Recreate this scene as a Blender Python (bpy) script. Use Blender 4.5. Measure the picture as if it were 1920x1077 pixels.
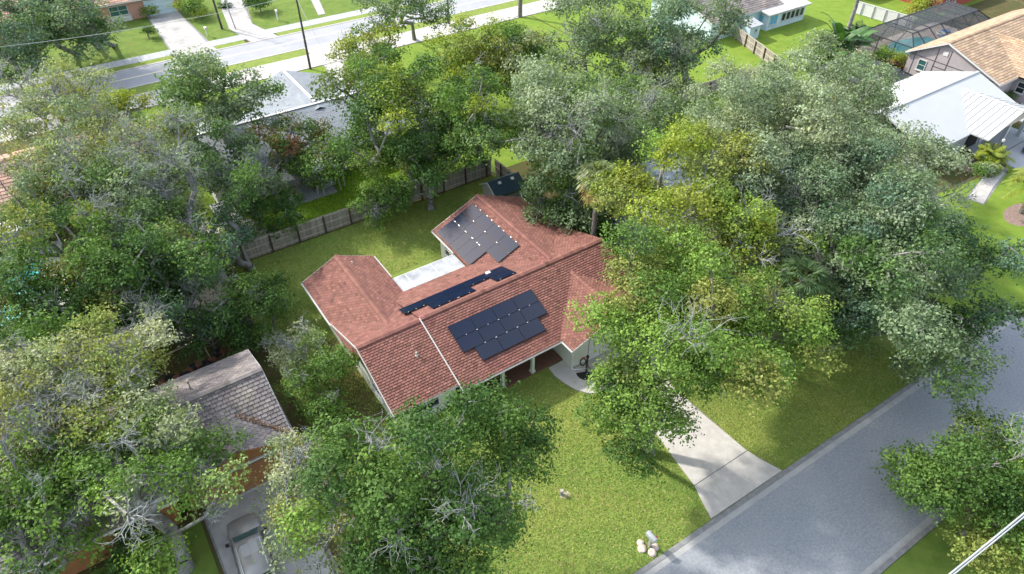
import bpy, bmesh, math, random
import numpy as np
from mathutils import Vector, Matrix
for o in list(bpy.data.objects): bpy.data.objects.remove(o)
scene = bpy.context.scene
COL = scene.collection
R = math.radians
# ------------------------------------------------------------------ camera
CAM_H = 36.0; PITCH = math.atan(1108/1280); YAW = R(34)
cd = bpy.data.cameras.new('camera'); cam = bpy.data.objects.new('camera', cd); COL.objects.link(cam)
cd.sensor_width = 36; cd.lens = 36*1280/1920; cd.clip_start = .5; cd.clip_end = 2000
cam.location = (0, 0, CAM_H); cam.rotation_euler = (R(90)-PITCH, 0, -YAW)
scene.camera = cam
# ------------------------------------------------------------------ world, sun
SUN_EL = R(39); SUN_AZ = math.atan2(-.47, .88)          # from behind the houses, to the left
w = bpy.data.worlds.new('World'); scene.world = w; w.use_nodes = True
nt = w.node_tree; nt.nodes.clear()
sky = nt.nodes.new('ShaderNodeTexSky'); sky.sky_type = 'NISHITA'; sky.sun_disc = False
sky.sun_elevation = SUN_EL; sky.sun_rotation = SUN_AZ; sky.air_density = 1.2; sky.dust_density = 2.5
tc = nt.nodes.new('ShaderNodeTexCoord'); nz = nt.nodes.new('ShaderNodeTexNoise')
nz.inputs['Scale'].default_value = 3.2; nz.inputs['Detail'].default_value = 6; nz.inputs['Roughness'].default_value = .6
rp = nt.nodes.new('ShaderNodeValToRGB'); rp.color_ramp.elements[0].position = .46; rp.color_ramp.elements[1].position = .66
mx = nt.nodes.new('ShaderNodeMix'); mx.data_type = 'RGBA'; mx.inputs['B'].default_value = (9.0, 9.2, 9.4, 1)
bg = nt.nodes.new('ShaderNodeBackground'); bg.inputs['Strength'].default_value = .15
wo = nt.nodes.new('ShaderNodeOutputWorld')
L = nt.links.new
mp = nt.nodes.new('ShaderNodeMapping'); mp.inputs['Location'].default_value = (0., 0., 0.)     # drift of the cloud field
L(tc.outputs['Generated'], mp.inputs['Vector']); L(mp.outputs['Vector'], nz.inputs['Vector']); L(nz.outputs['Fac'], rp.inputs['Fac'])
L(rp.outputs['Color'], mx.inputs['Factor']); L(sky.outputs['Color'], mx.inputs['A'])
L(mx.outputs['Result'], bg.inputs['Color']); L(bg.outputs['Background'], wo.inputs['Surface'])
sd = bpy.data.lights.new('sun', 'SUN'); sd.energy = 3.1; sd.angle = R(2.5); sd.color = (1, .95, .86)
sun = bpy.data.objects.new('sun', sd); COL.objects.link(sun)
sv = Vector((math.sin(SUN_AZ)*math.cos(SUN_EL), math.cos(SUN_AZ)*math.cos(SUN_EL), math.sin(SUN_EL)))
sun.rotation_euler = sv.to_track_quat('Z', 'Y').to_euler(); sun.location = sv*200
scene.view_settings.view_transform = 'Standard'; scene.view_settings.look = 'None'
scene.view_settings.exposure = 1.12; scene.view_settings.gamma = 1
scene.render.engine = 'CYCLES'
# ------------------------------------------------------------------ helpers
def at(px, py, z=0.):
    """pixel of the photograph -> world point at height z"""
    d = Vector(((px-960)/1280, 1, -(py-538.5)/1280)); c, s = math.cos(PITCH), math.sin(PITCH)
    d = Vector((d.x, d.y*c+d.z*s, -d.y*s+d.z*c)); c, s = math.cos(YAW), math.sin(YAW)
    d = Vector((d.x*c+d.y*s, -d.x*s+d.y*c, d.z)); t = (z-CAM_H)/d.z
    return Vector((d.x*t, d.y*t, z))
def hexc(h): return tuple(((int(h[i:i+2], 16)/255+.055)/1.055)**2.4 if int(h[i:i+2], 16) > 10 else int(h[i:i+2], 16)/255/12.92 for i in (0, 2, 4))
MATS = {}
def mat(name, col, col2=None, rough=.8, scale=2., detail=5., bump=0., bscale=30., spec=.3, metal=0., attr=False, col3=None, scale3=.4, lo=.35, hi=.65, trans=0., thin=False, emit=None, lo3=.55, hi3=.75):
    if name in MATS: return MATS[name]
    m = bpy.data.materials.new(name); m.use_nodes = True; t = m.node_tree; n = t.nodes; b = n['Principled BSDF']; l = t.links.new
    b.inputs['Roughness'].default_value = rough; b.inputs['Specular IOR Level'].default_value = spec; b.inputs['Metallic'].default_value = metal
    geo = n.new('ShaderNodeNewGeometry')
    def noise(s, d=detail):
        x = n.new('ShaderNodeTexNoise'); x.inputs['Scale'].default_value = s; x.inputs['Detail'].default_value = d; x.inputs['Roughness'].default_value = .65
        l(geo.outputs['Position'], x.inputs['Vector']); return x
    def mixc(a, c, f, mode='MIX'):
        x = n.new('ShaderNodeMix'); x.data_type = 'RGBA'; x.blend_type = mode
        for k, v in (('A', a), ('B', c), ('Factor', f)):
            if isinstance(v, (tuple, float, int)): x.inputs[k].default_value = (*v[:3], 1) if isinstance(v, tuple) else v
            else: l(v, x.inputs[k])
        return x.outputs['Result']
    def ramp(f, a, c):
        x = n.new('ShaderNodeMapRange'); x.inputs['From Min'].default_value = a; x.inputs['From Max'].default_value = c; l(f, x.inputs['Value']); return x.outputs['Result']
    cur = (*col, 1)
    if col2: cur = mixc(col, col2, ramp(noise(scale).outputs['Fac'], lo, hi))
    if col3: cur = mixc(cur, col3, ramp(noise(scale3, 6).outputs['Fac'], lo3, hi3))
    if attr:
        a = n.new('ShaderNodeAttribute'); a.attribute_name = 'col'
        cur = mixc(cur, a.outputs['Color'], 1., 'MULTIPLY')
    if isinstance(cur, tuple): b.inputs['Base Color'].default_value = cur
    else: l(cur, b.inputs['Base Color'])
    if bump:
        bp = n.new('ShaderNodeBump'); bp.inputs['Strength'].default_value = bump; bp.inputs['Distance'].default_value = .05
        l(noise(bscale, 3).outputs['Fac'], bp.inputs['Height']); l(bp.outputs['Normal'], b.inputs['Normal'])
    if trans:
        tr = n.new('ShaderNodeBsdfTranslucent'); ms = n.new('ShaderNodeMixShader'); ms.inputs['Fac'].default_value = trans
        if isinstance(cur, tuple): tr.inputs['Color'].default_value = cur
        else: l(mixc(cur, (1., 1.05, .5), 1., 'MULTIPLY'), tr.inputs['Color'])
        l(b.outputs['BSDF'], ms.inputs[1]); l(tr.outputs['BSDF'], ms.inputs[2]); l(ms.outputs['Shader'], n['Material Output'].inputs['Surface'])
    MATS[name] = m; return m
WL = {}                       # world location of parents (parts are written in world metres)
def link(o, parent=None):
    COL.objects.link(o)
    if parent is not None: o.parent = parent
    return o
def tag(o, label, cat, group=None):
    o['label'] = label; o['category'] = cat
    if group: o['group'] = group
    return o
def thing(name, label, cat, loc, group=None, rz=0., local=False):
    o = bpy.data.objects.new(name, None); link(o); o.location = loc; o.rotation_euler = (0, 0, rz); o.empty_display_size = .3
    WL[o] = Vector((0, 0, 0)) if local else Vector(loc); return tag(o, label, cat, group)
def mesh(name, verts, faces, m, parent=None, smooth=False, col=None, kind=None):
    off = WL.get(parent, Vector((0, 0, 0)))
    me = bpy.data.meshes.new(name); me.from_pydata([(v[0]-off[0], v[1]-off[1], v[2]-off[2]) for v in verts], [], faces)
    if m: me.materials.append(m)
    if smooth: me.polygons.foreach_set('use_smooth', [True]*len(me.polygons))
    if col is not None:
        a = me.attributes.new('col', 'FLOAT_COLOR', 'POINT'); a.data.foreach_set('color', np.asarray(col, dtype=np.float32).ravel())
    o = link(bpy.data.objects.new(name, me), parent)
    if parent is not None: WL[o] = off
    if kind: o['kind'] = kind
    return o
def mesh_np(name, V, F, m, parent=None, smooth=False, col=None, kind=None):
    off = np.array(WL.get(parent, (0, 0, 0)), dtype=np.float32)
    V = np.asarray(V, dtype=np.float32)-off; F = np.asarray(F, dtype=np.int32); k = F.shape[1]
    me = bpy.data.meshes.new(name); me.vertices.add(len(V)); me.vertices.foreach_set('co', V.ravel())
    me.loops.add(F.size); me.loops.foreach_set('vertex_index', F.ravel()); me.polygons.add(len(F))
    me.polygons.foreach_set('loop_start', np.arange(0, F.size, k, dtype=np.int32))
    if smooth: me.polygons.foreach_set('use_smooth', np.ones(len(F), dtype=bool))
    if col is not None:
        a = me.attributes.new('col', 'FLOAT_COLOR', 'POINT'); a.data.foreach_set('color', np.asarray(col, dtype=np.float32).ravel())
    me.materials.append(m); me.update(calc_edges=True)
    o = link(bpy.data.objects.new(name, me), parent)
    if parent is not None: WL[o] = Vector(off)
    if kind: o['kind'] = kind
    return o
class G:
    """collects boxes, beams, tubes and polygons for one mesh"""
    def __init__(s): s.v = []; s.f = []
    def add(s, v, f):
        n = len(s.v); s.v += [tuple(p) for p in v]; s.f += [tuple(i+n for i in q) for q in f]; return s
    def box(s, x0, x1, y0, y1, z0, z1):
        return s.add([(x0,y0,z0),(x1,y0,z0),(x1,y1,z0),(x0,y1,z0),(x0,y0,z1),(x1,y0,z1),(x1,y1,z1),(x0,y1,z1)],
            [(3,2,1,0),(4,5,6,7),(0,1,5,4),(1,2,6,5),(2,3,7,6),(3,0,4,7)])
    def beam(s, a, b, w, h, up=(0,0,1)):
        a = Vector(a); b = Vector(b); d = (b-a).normalized(); u = d.cross(Vector(up))
        if u.length < 1e-4: u = d.cross(Vector((1, 0, 0)))
        u.normalize(); n = u.cross(d); u *= w/2; n *= h/2
        return s.add([a-u-n, a+u-n, a+u+n, a-u+n, b-u-n, b+u-n, b+u+n, b-u+n], [(0,1,2,3),(7,6,5,4),(1,0,4,5),(2,1,5,6),(3,2,6,7),(0,3,7,4)])
    def tube(s, pts, r, n=8, cap=True):
        pts = [Vector(p) for p in pts]; rr = r if isinstance(r, (list, tuple)) else [r]*len(pts); V = []; F = []
        for i, p in enumerate(pts):
            d = (pts[min(i+1, len(pts)-1)]-pts[max(i-1, 0)]).normalized(); u = d.cross(Vector((0, 0, 1)))
            if u.length < 1e-3: u = Vector((1, 0, 0))
            u.normalize(); k = d.cross(u)
            V += [p+(u*math.cos(2*math.pi*j/n)+k*math.sin(2*math.pi*j/n))*rr[i] for j in range(n)]
        for i in range(len(pts)-1):
            for j in range(n): F.append((i*n+j, i*n+(j+1) % n, (i+1)*n+(j+1) % n, (i+1)*n+j))
        if cap: F += [tuple(range(n)), tuple(range((len(pts)-1)*n, len(pts)*n))[::-1]]
        return s.add(V, F)
    def prism(s, poly, z0, z1):
        n = len(poly)
        return s.add([(p[0], p[1], z0) for p in poly]+[(p[0], p[1], z1) for p in poly],
            [tuple(range(n))[::-1], tuple(range(n, 2*n))]+[(i, (i+1) % n, (i+1) % n+n, i+n) for i in range(n)])
    def slab(s, poly3, off):
        """3D polygon given thickness by the vector off"""
        n = len(poly3); off = Vector(off); P = [Vector(p) for p in poly3]
        return s.add([p+off for p in P]+P, [tuple(range(n))[::-1], tuple(range(n, 2*n))]+[(i, (i+1) % n, (i+1) % n+n, i+n) for i in range(n)])
    def build(s, name, m, parent=None, smooth=False, kind=None): return mesh(name, s.v, s.f, m, parent, smooth, kind=kind)
def sheet(name, poly, z, m, kind='structure', parent=None):
    return mesh(name, [(p[0], p[1], z) for p in poly], [tuple(range(len(poly)))], m, parent, kind=kind)
def slabs(name, poly, z0, z1, m): return G().prism(poly, z0, z1).build(name, m, kind='structure')
# ------------------------------------------------------------------ materials
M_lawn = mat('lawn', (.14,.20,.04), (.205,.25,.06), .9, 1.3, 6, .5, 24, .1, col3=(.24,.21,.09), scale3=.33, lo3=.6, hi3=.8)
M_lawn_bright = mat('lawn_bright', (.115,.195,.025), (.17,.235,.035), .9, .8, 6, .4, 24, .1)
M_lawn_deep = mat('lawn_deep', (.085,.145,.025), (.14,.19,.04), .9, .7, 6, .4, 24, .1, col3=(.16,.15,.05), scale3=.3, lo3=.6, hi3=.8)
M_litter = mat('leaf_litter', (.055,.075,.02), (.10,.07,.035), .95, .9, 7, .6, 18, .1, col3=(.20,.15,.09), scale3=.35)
M_asphalt = mat('asphalt', (.19,.208,.23), (.28,.297,.318), .9, 7., 8, .6, 16, .2, col3=(.27,.28,.295), scale3=.25, lo3=.48, hi3=.85)
M_road = mat('road', (.27,.28,.305), (.32,.325,.345), .85, .35, 8, .2, 50, .3)
M_conc = mat('concrete', (.38,.365,.34), (.46,.44,.41), .85, 2.2, 8, .3, 24, .3, col3=(.28,.275,.265), scale3=.5, lo3=.55, hi3=.8)
M_conc_old = mat('concrete_stained', (.38,.37,.355), (.24,.23,.23), .85, .45, 8, .15, 50, .3, lo=.45, hi=.72)
M_gutter = mat('gutter_concrete', (.15,.155,.16), (.24,.24,.235), .85, 2.5, 7, .15, 40, .3, col3=(.15,.155,.15), scale3=1.1)
M_sw = mat('sidewalk', (.36,.345,.33), (.43,.41,.39), .85, .9, 7, .1, 50, .3)
M_sw_grey = mat('sidewalk_grey', (.30,.32,.34), (.37,.385,.40), .85, .9, 7, .1, 50, .3)
M_red = mat('red_shingle', (.225,.108,.086), (.195,.094,.077), .9, 1.1, 6, .3, 60, .15, attr=True, col3=(.20,.08,.072), scale3=.3, lo3=.5, hi3=.9)
M_reddeck = mat('red_shingle_gap', (.09,.035,.03), None, .95)
M_grey_sh = mat('grey_shingle', (.23,.205,.195), (.17,.15,.15), .9, 1., 6, .3, 60, .15, attr=True, col3=(.30,.26,.22), scale3=.4)
M_greydeck = mat('grey_shingle_gap', (.06,.055,.055), None, .95)
M_silver_sh = mat('silver_shingle', (.24,.265,.29), (.20,.222,.25), .85, .6, 7, .3, 40, .2, attr=True)
M_tan_sh = mat('tan_shingle', (.42,.30,.20), (.32,.23,.16), .9, .8, 7, .3, 30, .15, attr=True)
M_peach_sh = mat('peach_shingle', (.45,.29,.22), (.36,.23,.18), .9, 1., 7, .3, 30, .15, attr=True)
M_white = mat('white_paint', (.57,.57,.555), (.52,.525,.515), .5, 3.)
M_offwhite = mat('pale_wall', (.55,.58,.50), (.49,.52,.45), .8, 2., bump=.1)
M_greywall = mat('grey_wall', (.42,.44,.46), (.38,.40,.42), .8, 1.5, bump=.1)
M_brownwall = mat('brown_wall', (.30,.135,.055), (.25,.11,.05), .7, 1.5)
M_taupe = mat('taupe_wall', (.36,.325,.33), (.32,.29,.30), .8, 1.)
M_bluewall = mat('pale_blue_wall', (.55,.68,.74), (.50,.62,.68), .7, 1.)
M_brick = mat('pink_brick', (.42,.22,.17), (.50,.30,.24), .9, 9., bump=.2)
M_redpaint = mat('red_paint', (.30,.06,.045), None, .7)
M_glass = mat('window_glass', (.02,.028,.035), None, .08, spec=.6)
M_glass_teal = mat('window_glass_teal', (.03,.10,.10), None, .1, spec=.6)
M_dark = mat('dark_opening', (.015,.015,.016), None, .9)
M_black = mat('black_metal', (.02,.02,.022), None, .45)
M_bronze = mat('bronze_frame', (.05,.055,.06), None, .5)
M_panel = mat('solar_cell', (.006,.011,.03), (.008,.014,.036), .13, 12., spec=.42)
M_panel_rim = mat('solar_rim', (.012,.014,.02), None, .35)
M_clip = mat('aluminium', (.62,.63,.65), None, .4, metal=.6)
M_metalroof = mat('white_metal_roof', (.44,.445,.445), (.41,.42,.43), .45, .5, spec=.4)
M_patio = mat('patio_roof_white', (.42,.43,.44), (.36,.38,.40), .5, 1.4, 8, col3=(.19,.205,.23), scale3=.55, lo3=.45, hi3=.68, spec=.4)
M_cedar = mat('weathered_wood', (.30,.275,.235), (.22,.20,.17), .9, 4., 6, .3, 40, attr=True)
M_redwood = mat('brown_wood', (.20,.095,.05), (.15,.07,.04), .9, 3., attr=True)
M_post = mat('post_wood', (.09,.055,.035), (.07,.045,.03), .9, 5.)
M_pole = mat('pole_wood', (.055,.045,.042), (.09,.075,.065), .9, 4., bump=.2)
M_bark = mat('bark', (.25,.25,.24), (.14,.132,.12), .95, 3., 6, .6, 14, .1)
M_bark_dark = mat('bark_dark', (.13,.115,.10), (.20,.19,.175), .95, 3., 6, .6, 14, .1)
M_twig = mat('grey_twig', (.33,.345,.335), (.23,.24,.225), .95, 2.)
M_leaf = mat('leaf', (1, 1, 1), None, .6, spec=.15, attr=True, trans=.36)
M_blade = mat('grass_blade', (1, 1, 1), None, .7, spec=.15, attr=True, trans=.25)
M_frond = mat('palm_frond', (1, 1, 1), None, .45, spec=.4, attr=True, trans=.25)
M_water = mat('pool_water', (.03,.30,.34), (.06,.40,.42), .06, 1.2, bump=.15, bscale=3, spec=.5)
M_deck = mat('pool_deck', (.50,.42,.36), (.42,.36,.31), .9, 1.5)
M_mulch = mat('mulch', (.28,.20,.17), (.18,.13,.11), .95, 4., bump=.5)
M_car = mat('champagne_car_paint', (.30,.29,.28), None, .3, spec=.6, metal=.35)
M_tyre = mat('tyre', (.02,.02,.02), None, .85)
M_stone = mat('pale_stone', (.55,.46,.40), (.45,.37,.33), .9, 6., bump=.3)
M_porch = mat('porch_tile', (.17,.085,.06), (.13,.07,.05), .7, 3.)
M_plastic = mat('grey_plastic', (.33,.31,.28), None, .7)
M_shedroof = mat('shed_roof', (.022,.045,.06), (.03,.055,.07), .6, 3.)
M_line = mat('road_paint', (.62,.55,.42), None, .8)
def screen_mat():
    m = bpy.data.materials.new('insect_screen'); m.use_nodes = True; t = m.node_tree; n = t.nodes; b = n['Principled BSDF']
    b.inputs['Base Color'].default_value = (.06,.068,.075, 1); b.inputs['Roughness'].default_value = .7; b.inputs['Alpha'].default_value = .52
    return m
M_screen = screen_mat()
M_dust = mat('dust', (.42,.36,.28), (.34,.29,.23), .95, 2.)
# ================================================================== SETTING
g0 = sheet('ground', [(-400,-300),(500,-300),(500,600),(-400,600)], -.012, M_litter)
SL = lambda x, y: y-.019*(x-20)          # the near street runs a little askew
sheet('lawn', [(4.6,SL(4.6,11.02)),(45.2,SL(45.2,11.02)),(45.2,22),(32.2,24),(32.2,49.6),(4.9,49.6),(4.6,40)], .004, M_lawn)
sheet('lawn', [(5.2,50.1),(41,50.1),(41,58),(48,62.2),(60,70.2),(60,84.2),(4,84.2),(4,62),(5.2,58)], .004, M_lawn_bright)
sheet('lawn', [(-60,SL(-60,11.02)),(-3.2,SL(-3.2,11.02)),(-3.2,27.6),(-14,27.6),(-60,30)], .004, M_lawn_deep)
sheet('lawn', [(49.6,SL(49.6,11.02)),(120,SL(120,11.02)),(120,16),(84,21),(66,22.8),(58,24),(50.5,21)], .004, M_lawn_bright)
sheet('lawn', [(41.2,50.2),(41.2,42),(77,42),(80,50),(100,53),(106,50),(150,50),(150,84.2),(60.2,84.2),(60.2,70.1),(48.1,62)], .004, M_lawn_bright)
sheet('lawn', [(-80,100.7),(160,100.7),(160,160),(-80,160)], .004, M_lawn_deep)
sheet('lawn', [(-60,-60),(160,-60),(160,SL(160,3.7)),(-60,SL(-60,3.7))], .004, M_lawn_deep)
# near street
M_gut2 = mat('gutter_pan', (.29,.295,.295), (.35,.35,.34), .85, 1.5, 7, .15, 40, .3, col3=(.22,.225,.23), scale3=.8)
def strip(name, a, b, z0, z1, m, x0=-120, x1=220, sl=True):
    f = SL if sl else (lambda x, y: y)
    return slabs(name, [(x0,f(x0,a)),(x1,f(x1,a)),(x1,f(x1,b)),(x0,f(x0,b))], z0, z1, m)
strip('street', 4.32, 10.38, -.1, .008, M_asphalt)
strip('gutter', 10.38, 10.72, -.1, .014, M_gut2); strip('gutter', 3.98, 4.32, -.1, .014, M_gut2)
strip('kerb', 10.72, 11.0, -.1, .035, M_gutter); strip('kerb', 3.72, 3.98, -.1, .06, M_gutter)
for yy in (7.35,): strip('street_joint', yy, yy+.025, -.05, .0095, M_asphalt)
# north road, verges, pavements
strip('road', 91.2, 96.9, -.1, .008, M_road, sl=False)
strip('centre_line', 93.95, 94.2, -.05, .0125, M_line, sl=False)
strip('kerb', 90.9, 91.2, -.1, .05, M_sw, sl=False); strip('kerb', 96.9, 97.2, -.1, .05, M_sw, sl=False)
strip('verge', 88.7, 90.9, -.1, .02, M_lawn, -120, 27.4, sl=False); strip('verge', 88.7, 90.9, -.1, .02, M_lawn, 33, 220, sl=False)
for a, b in ((-120, 12.2), (17.6, 21.6), (26.2, 220)): strip('verge', 97.2, 98.6, -.1, .02, M_lawn, a, b, sl=False)
def paved(name, y0, y1, x0, x1, step, m, z=.03):
    s = strip(name, y0, y1, -.1, z-.022, M_gutter, x0, x1, sl=False); WL[s] = Vector((0, 0, 0))
    me = None; x = x0
    while x < x1-.1:
        if me is None:
            o = G().box(0, step-.03, y0+.01, y1-.01, z-.06, z).build('slab', m, s); me = o.data
        else: o = bpy.data.objects.new('slab', me); link(o, s)
        o.location.x = x; x += step
paved('sidewalk', 84.4, 88.7, -14, 76, 1.8, M_sw); paved('sidewalk', 98.6, 100.7, -16, 60, 1.5, M_sw_grey)
# main driveway and walkway: real slabs with open joints
def drive(name, polys, base, m, z=.045):
    s = sheet(name, base, .012, M_gutter); WL[s] = Vector((0, 0, 0))
    for p in polys: G().prism(p, .002, z).build('slab', m, s)
drive('driveway', [[(21.35,11.05),(27.35,10.9),(26.9,12.2),(26.72,13.06),(22.12,13.12),(21.75,12.2)],
    [(22.14,13.17),(26.7,13.11),(26.5,17.3),(22.95,17.55),(22.5,15.4)], [(22.96,17.6),(26.5,17.35),(26.7,21.2),(23.4,21.25),(23.1,19.2)],
    [(23.45,21.3),(28.8,21.25),(28.9,24.75),(23.1,24.75),(22.5,21.9)]],
    [(21.3,11.02),(27.4,10.88),(26.7,13.1),(26.55,21.2),(28.9,21.2),(28.95,24.78),(23.0,24.78),(22.4,21.8),(23.35,21.2),(22.9,17.6),(22.1,13.1)], M_conc)
drive('walkway', [[(20.5,25.75),(20.42,24.93),(20.58,23.95),(20.85,23.1),(21.3,22.45),(21.8,22.05),(22.43,21.85),(22.96,24.75),(21.9,24.75),(21.9,25.75)]],
    [(20.47,25.78),(20.38,24.93),(20.54,23.9),(20.8,23.05),(21.25,22.4),(21.78,22.0),(22.44,21.8),(22.99,24.78),(21.93,24.78),(21.93,25.78)], M_conc)
drive('driveway', [[(-2.8,11.2),(1.9,11.1),(1.9,19),(-2.8,19)],[(-2.8,19.05),(1.9,19.05),(2.4,27.85),(-2.9,27.85)]], [(-2.9,11.15),(2,11.05),(2.5,27.9),(-3,27.9)], M_conc_old)
drive('driveway', [[(45.4,10.7),(50.2,10.6),(49.2,15),(45.8,15)],[(45.8,15.05),(49.2,15.05),(49.2,24),(45.6,24)]], [(45.3,10.65),(50.3,10.55),(49.3,15),(49.3,24.1),(45.5,24.1),(45.7,15)], M_dust)
drive('driveway', [[(12.5,100.75),(17.2,100.75),(16.9,116.2),(12.7,116.6)],[(12.3,97.2),(17.6,97.2),(17.3,100.7),(12.5,100.7)]], [(12.2,97.15),(17.7,97.15),(17,116.3),(12.6,116.7)], M_conc_old)
drive('driveway', [[(22.3,97.2),(26.1,97.2),(24.6,104),(26,112),(28.5,122),(25.2,122),(22.6,112),(21.3,104)]], [(22.2,97.15),(26.2,97.15),(24.7,104),(28.6,122.1),(25.1,122.1),(21.2,104)], M_conc_old, .05)
drive('driveway', [[(27.5,84.3),(33,84.3),(33,91.1),(27.5,91.1)]], [(27.4,84.2),(33.1,84.2),(33.1,91.2),(27.4,91.2)], M_sw, .055)
drive('driveway', [[(25.9,73.4),(29.2,73.4),(30.2,84.2),(27.6,84.2)]], [(25.8,73.3),(29.3,73.3),(30.3,84.3),(27.5,84.3)], M_sw, .045)
drive('path', [[(34,102),(35,102),(37.5,112),(36.3,112)]], [(33.9,101.9),(35.1,101.9),(37.6,112.1),(36.2,112.1)], M_sw)
drive('driveway', [[(75.5,12),(83.5,12),(83.5,23.6),(75.5,23.4)],[(75,23.7),(84,23.7),(84,26.8),(75,26.8)]], [(75.4,11.9),(83.6,11.9),(84.1,26.9),(74.9,26.9),(75.4,23.6)], M_sw_grey)
drive('driveway', [[(86,12),(98,12),(98,29),(86.4,28)]], [(85.9,11.9),(98.1,11.9),(98.1,29.1),(86.3,28.1)], M_sw_grey)
drive('path', [[(66.5,19.6),(70,20.6),(74.8,21.6),(74.8,22.9),(69.5,21.8),(66.2,21)]], [(66.4,19.5),(74.9,21.5),(74.9,23),(66.1,21.1)], M_sw)
sheet('leaf_or_shade_patch', [at(*p) for p in ((330,560),(395,505),(430,520),(420,585),(400,640),(340,640))], .006, M_dust)
sheet('leaf_or_shade_patch', [(9.2,26.2),(5.6,27.5),(6.6,33),(7.6,37),(9.2,37)], .008, M_litter)
sheet('leaf_or_shade_patch', [at(*p) for p in ((1235,870),(1300,905),(1322,965),(1290,930),(1255,900))], .009, M_lawn_deep)  # tree shade on the driveway verge, painted as a deeper green patch
# ================================================================== roofs and walls
def clip(poly, edges):
    for (a, n) in edges:
        out = []
        for i in range(len(poly)):
            p, q = poly[i], poly[(i+1) % len(poly)]; dp = (p[0]-a[0])*n[0]+(p[1]-a[1])*n[1]; dq = (q[0]-a[0])*n[0]+(q[1]-a[1])*n[1]
            if dp >= 0: out.append(p)
            if dp*dq < 0: t = dp/(dp-dq); out.append((p[0]+(q[0]-p[0])*t, p[1]+(q[1]-p[1])*t))
        poly = out
        if len(poly) < 3: return []
    return poly
def shingle(parent, poly, m, tw=.31, ex=.185, lip=.04, jit=.13, seed=0, gap=.03):
    """real shingle tabs over a convex roof polygon whose first edge is the eave"""
    rng = random.Random(seed); P = [Vector(p) for p in poly]; u = (P[1]-P[0]).normalized(); nrm = (P[1]-P[0]).cross(P[2]-P[1]).normalized()
    if nrm.z < 0: nrm = -nrm
    v = nrm.cross(u)
    if v.z < 0: v = -v
    q = [((p-P[0]).dot(u), (p-P[0]).dot(v)) for p in P]; cx = sum(a[0] for a in q)/len(q); cy = sum(a[1] for a in q)/len(q); E_ = []
    for i in range(len(q)):
        a, b = q[i], q[(i+1) % len(q)]; n = (-(b[1]-a[1]), b[0]-a[0])
        if (cx-a[0])*n[0]+(cy-a[1])*n[1] < 0: n = (-n[0], -n[1])
        E_.append((a, n))
    V = []; F = []; C = []; u0 = min(a[0] for a in q)-tw; u1 = max(a[0] for a in q); v1 = max(a[1] for a in q); r = 0; y = 0.
    while y < v1:
        x = u0+(r % 2)*tw/2+rng.uniform(-.03, .03)
        while x < u1:
            t = clip([(x+gap/2, y), (x+tw-gap/2, y), (x+tw-gap/2, y+ex), (x+gap/2, y+ex)], E_)
            if t:
                k = 1+rng.gauss(0, jit); dz = rng.uniform(-.003, .004); n0 = len(V); j = (k*(1+rng.gauss(0, .02)), k, k*(1+rng.gauss(0, .02)), 1)
                for (a, b) in t: V.append(P[0]+u*a+v*b+nrm*(.004+dz+lip*(1-(b-y)/ex))); C.append(j)
                F.append(tuple(range(n0, n0+len(t))))
                lo = sorted([a for (a, b) in t if abs(b-y) < 1e-5])
                if len(lo) >= 2:
                    n1 = len(V)
                    for a, h in ((lo[0], .0), (lo[-1], .0), (lo[-1], .004+dz+lip), (lo[0], .004+dz+lip)): V.append(P[0]+u*a+v*y+nrm*(h-.002)); C.append(tuple(c*.8 for c in j[:3])+(1,))
                    F.append((n1, n1+1, n1+2, n1+3))
            x += tw
        y += ex; r += 1
    return mesh('shingles', V, F, m, parent, col=C, kind='stuff')
def roof(T, polys, m, deck, fascia=None, thick=.16, tw=.31, ex=.185, tabs=True, seed=0, name='roof', **kw):
    """one roof part: a thick deck with shingle tabs on each plane; polygons start with their eave edge"""
    g = G()
    for p in polys:
        q = [Vector(a) for a in p]; n = (q[1]-q[0]).cross(q[2]-q[1])
        if n.z < 0: q = [q[1], q[0]]+q[:1:-1]
        g.slab(q, (0, 0, -thick))
    o = g.build(name, deck, T)
    if tabs:
        for i, p in enumerate(polys): shingle(o, p, m, tw, ex, seed=seed+i, **kw)
    return o
def ridge(o, a, b, m, w=.42, seed=0, step=.32, t=.085):
    rng = random.Random(seed); a = Vector(a); b = Vector(b); d = (b-a); n = int(d.length/step); d /= n; V = []; F = []; C = []
    s = d.cross(Vector((0, 0, 1))).normalized()*w/2
    for i in range(n):
        p = a+d*i; q = p+d*1.02; k = 1+rng.gauss(0, .1); n0 = len(V); up = Vector((0, 0, t)); dn = Vector((0, 0, -.055)); l = Vector((0, 0, .022))
        V += [p-s+dn+up, p+up+l, p+s+dn+up, q-s+dn+up-l*.6, q+up+l*.1, q+s+dn+up-l*.6, p-s+dn*2.2, p+s+dn*2.2, q-s+dn*2.2, q+s+dn*2.2]; C += [(k, k, k, 1)]*10
        F += [(n0, n0+3, n0+4, n0+1), (n0+1, n0+4, n0+5, n0+2), (n0+6, n0, n0+1, n0+2, n0+7), (n0+6, n0+8, n0+3, n0), (n0+2, n0+5, n0+9, n0+7)]
    return mesh('ridge_cap', V, F, m, o, col=C)
def board(o, a, b, m=None, w=.03, h=.18, name='fascia', dz=-.09): return G().beam(Vector(a)+Vector((0, 0, dz)), Vector(b)+Vector((0, 0, dz)), w, h).build(name, m or M_white, o)
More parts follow.
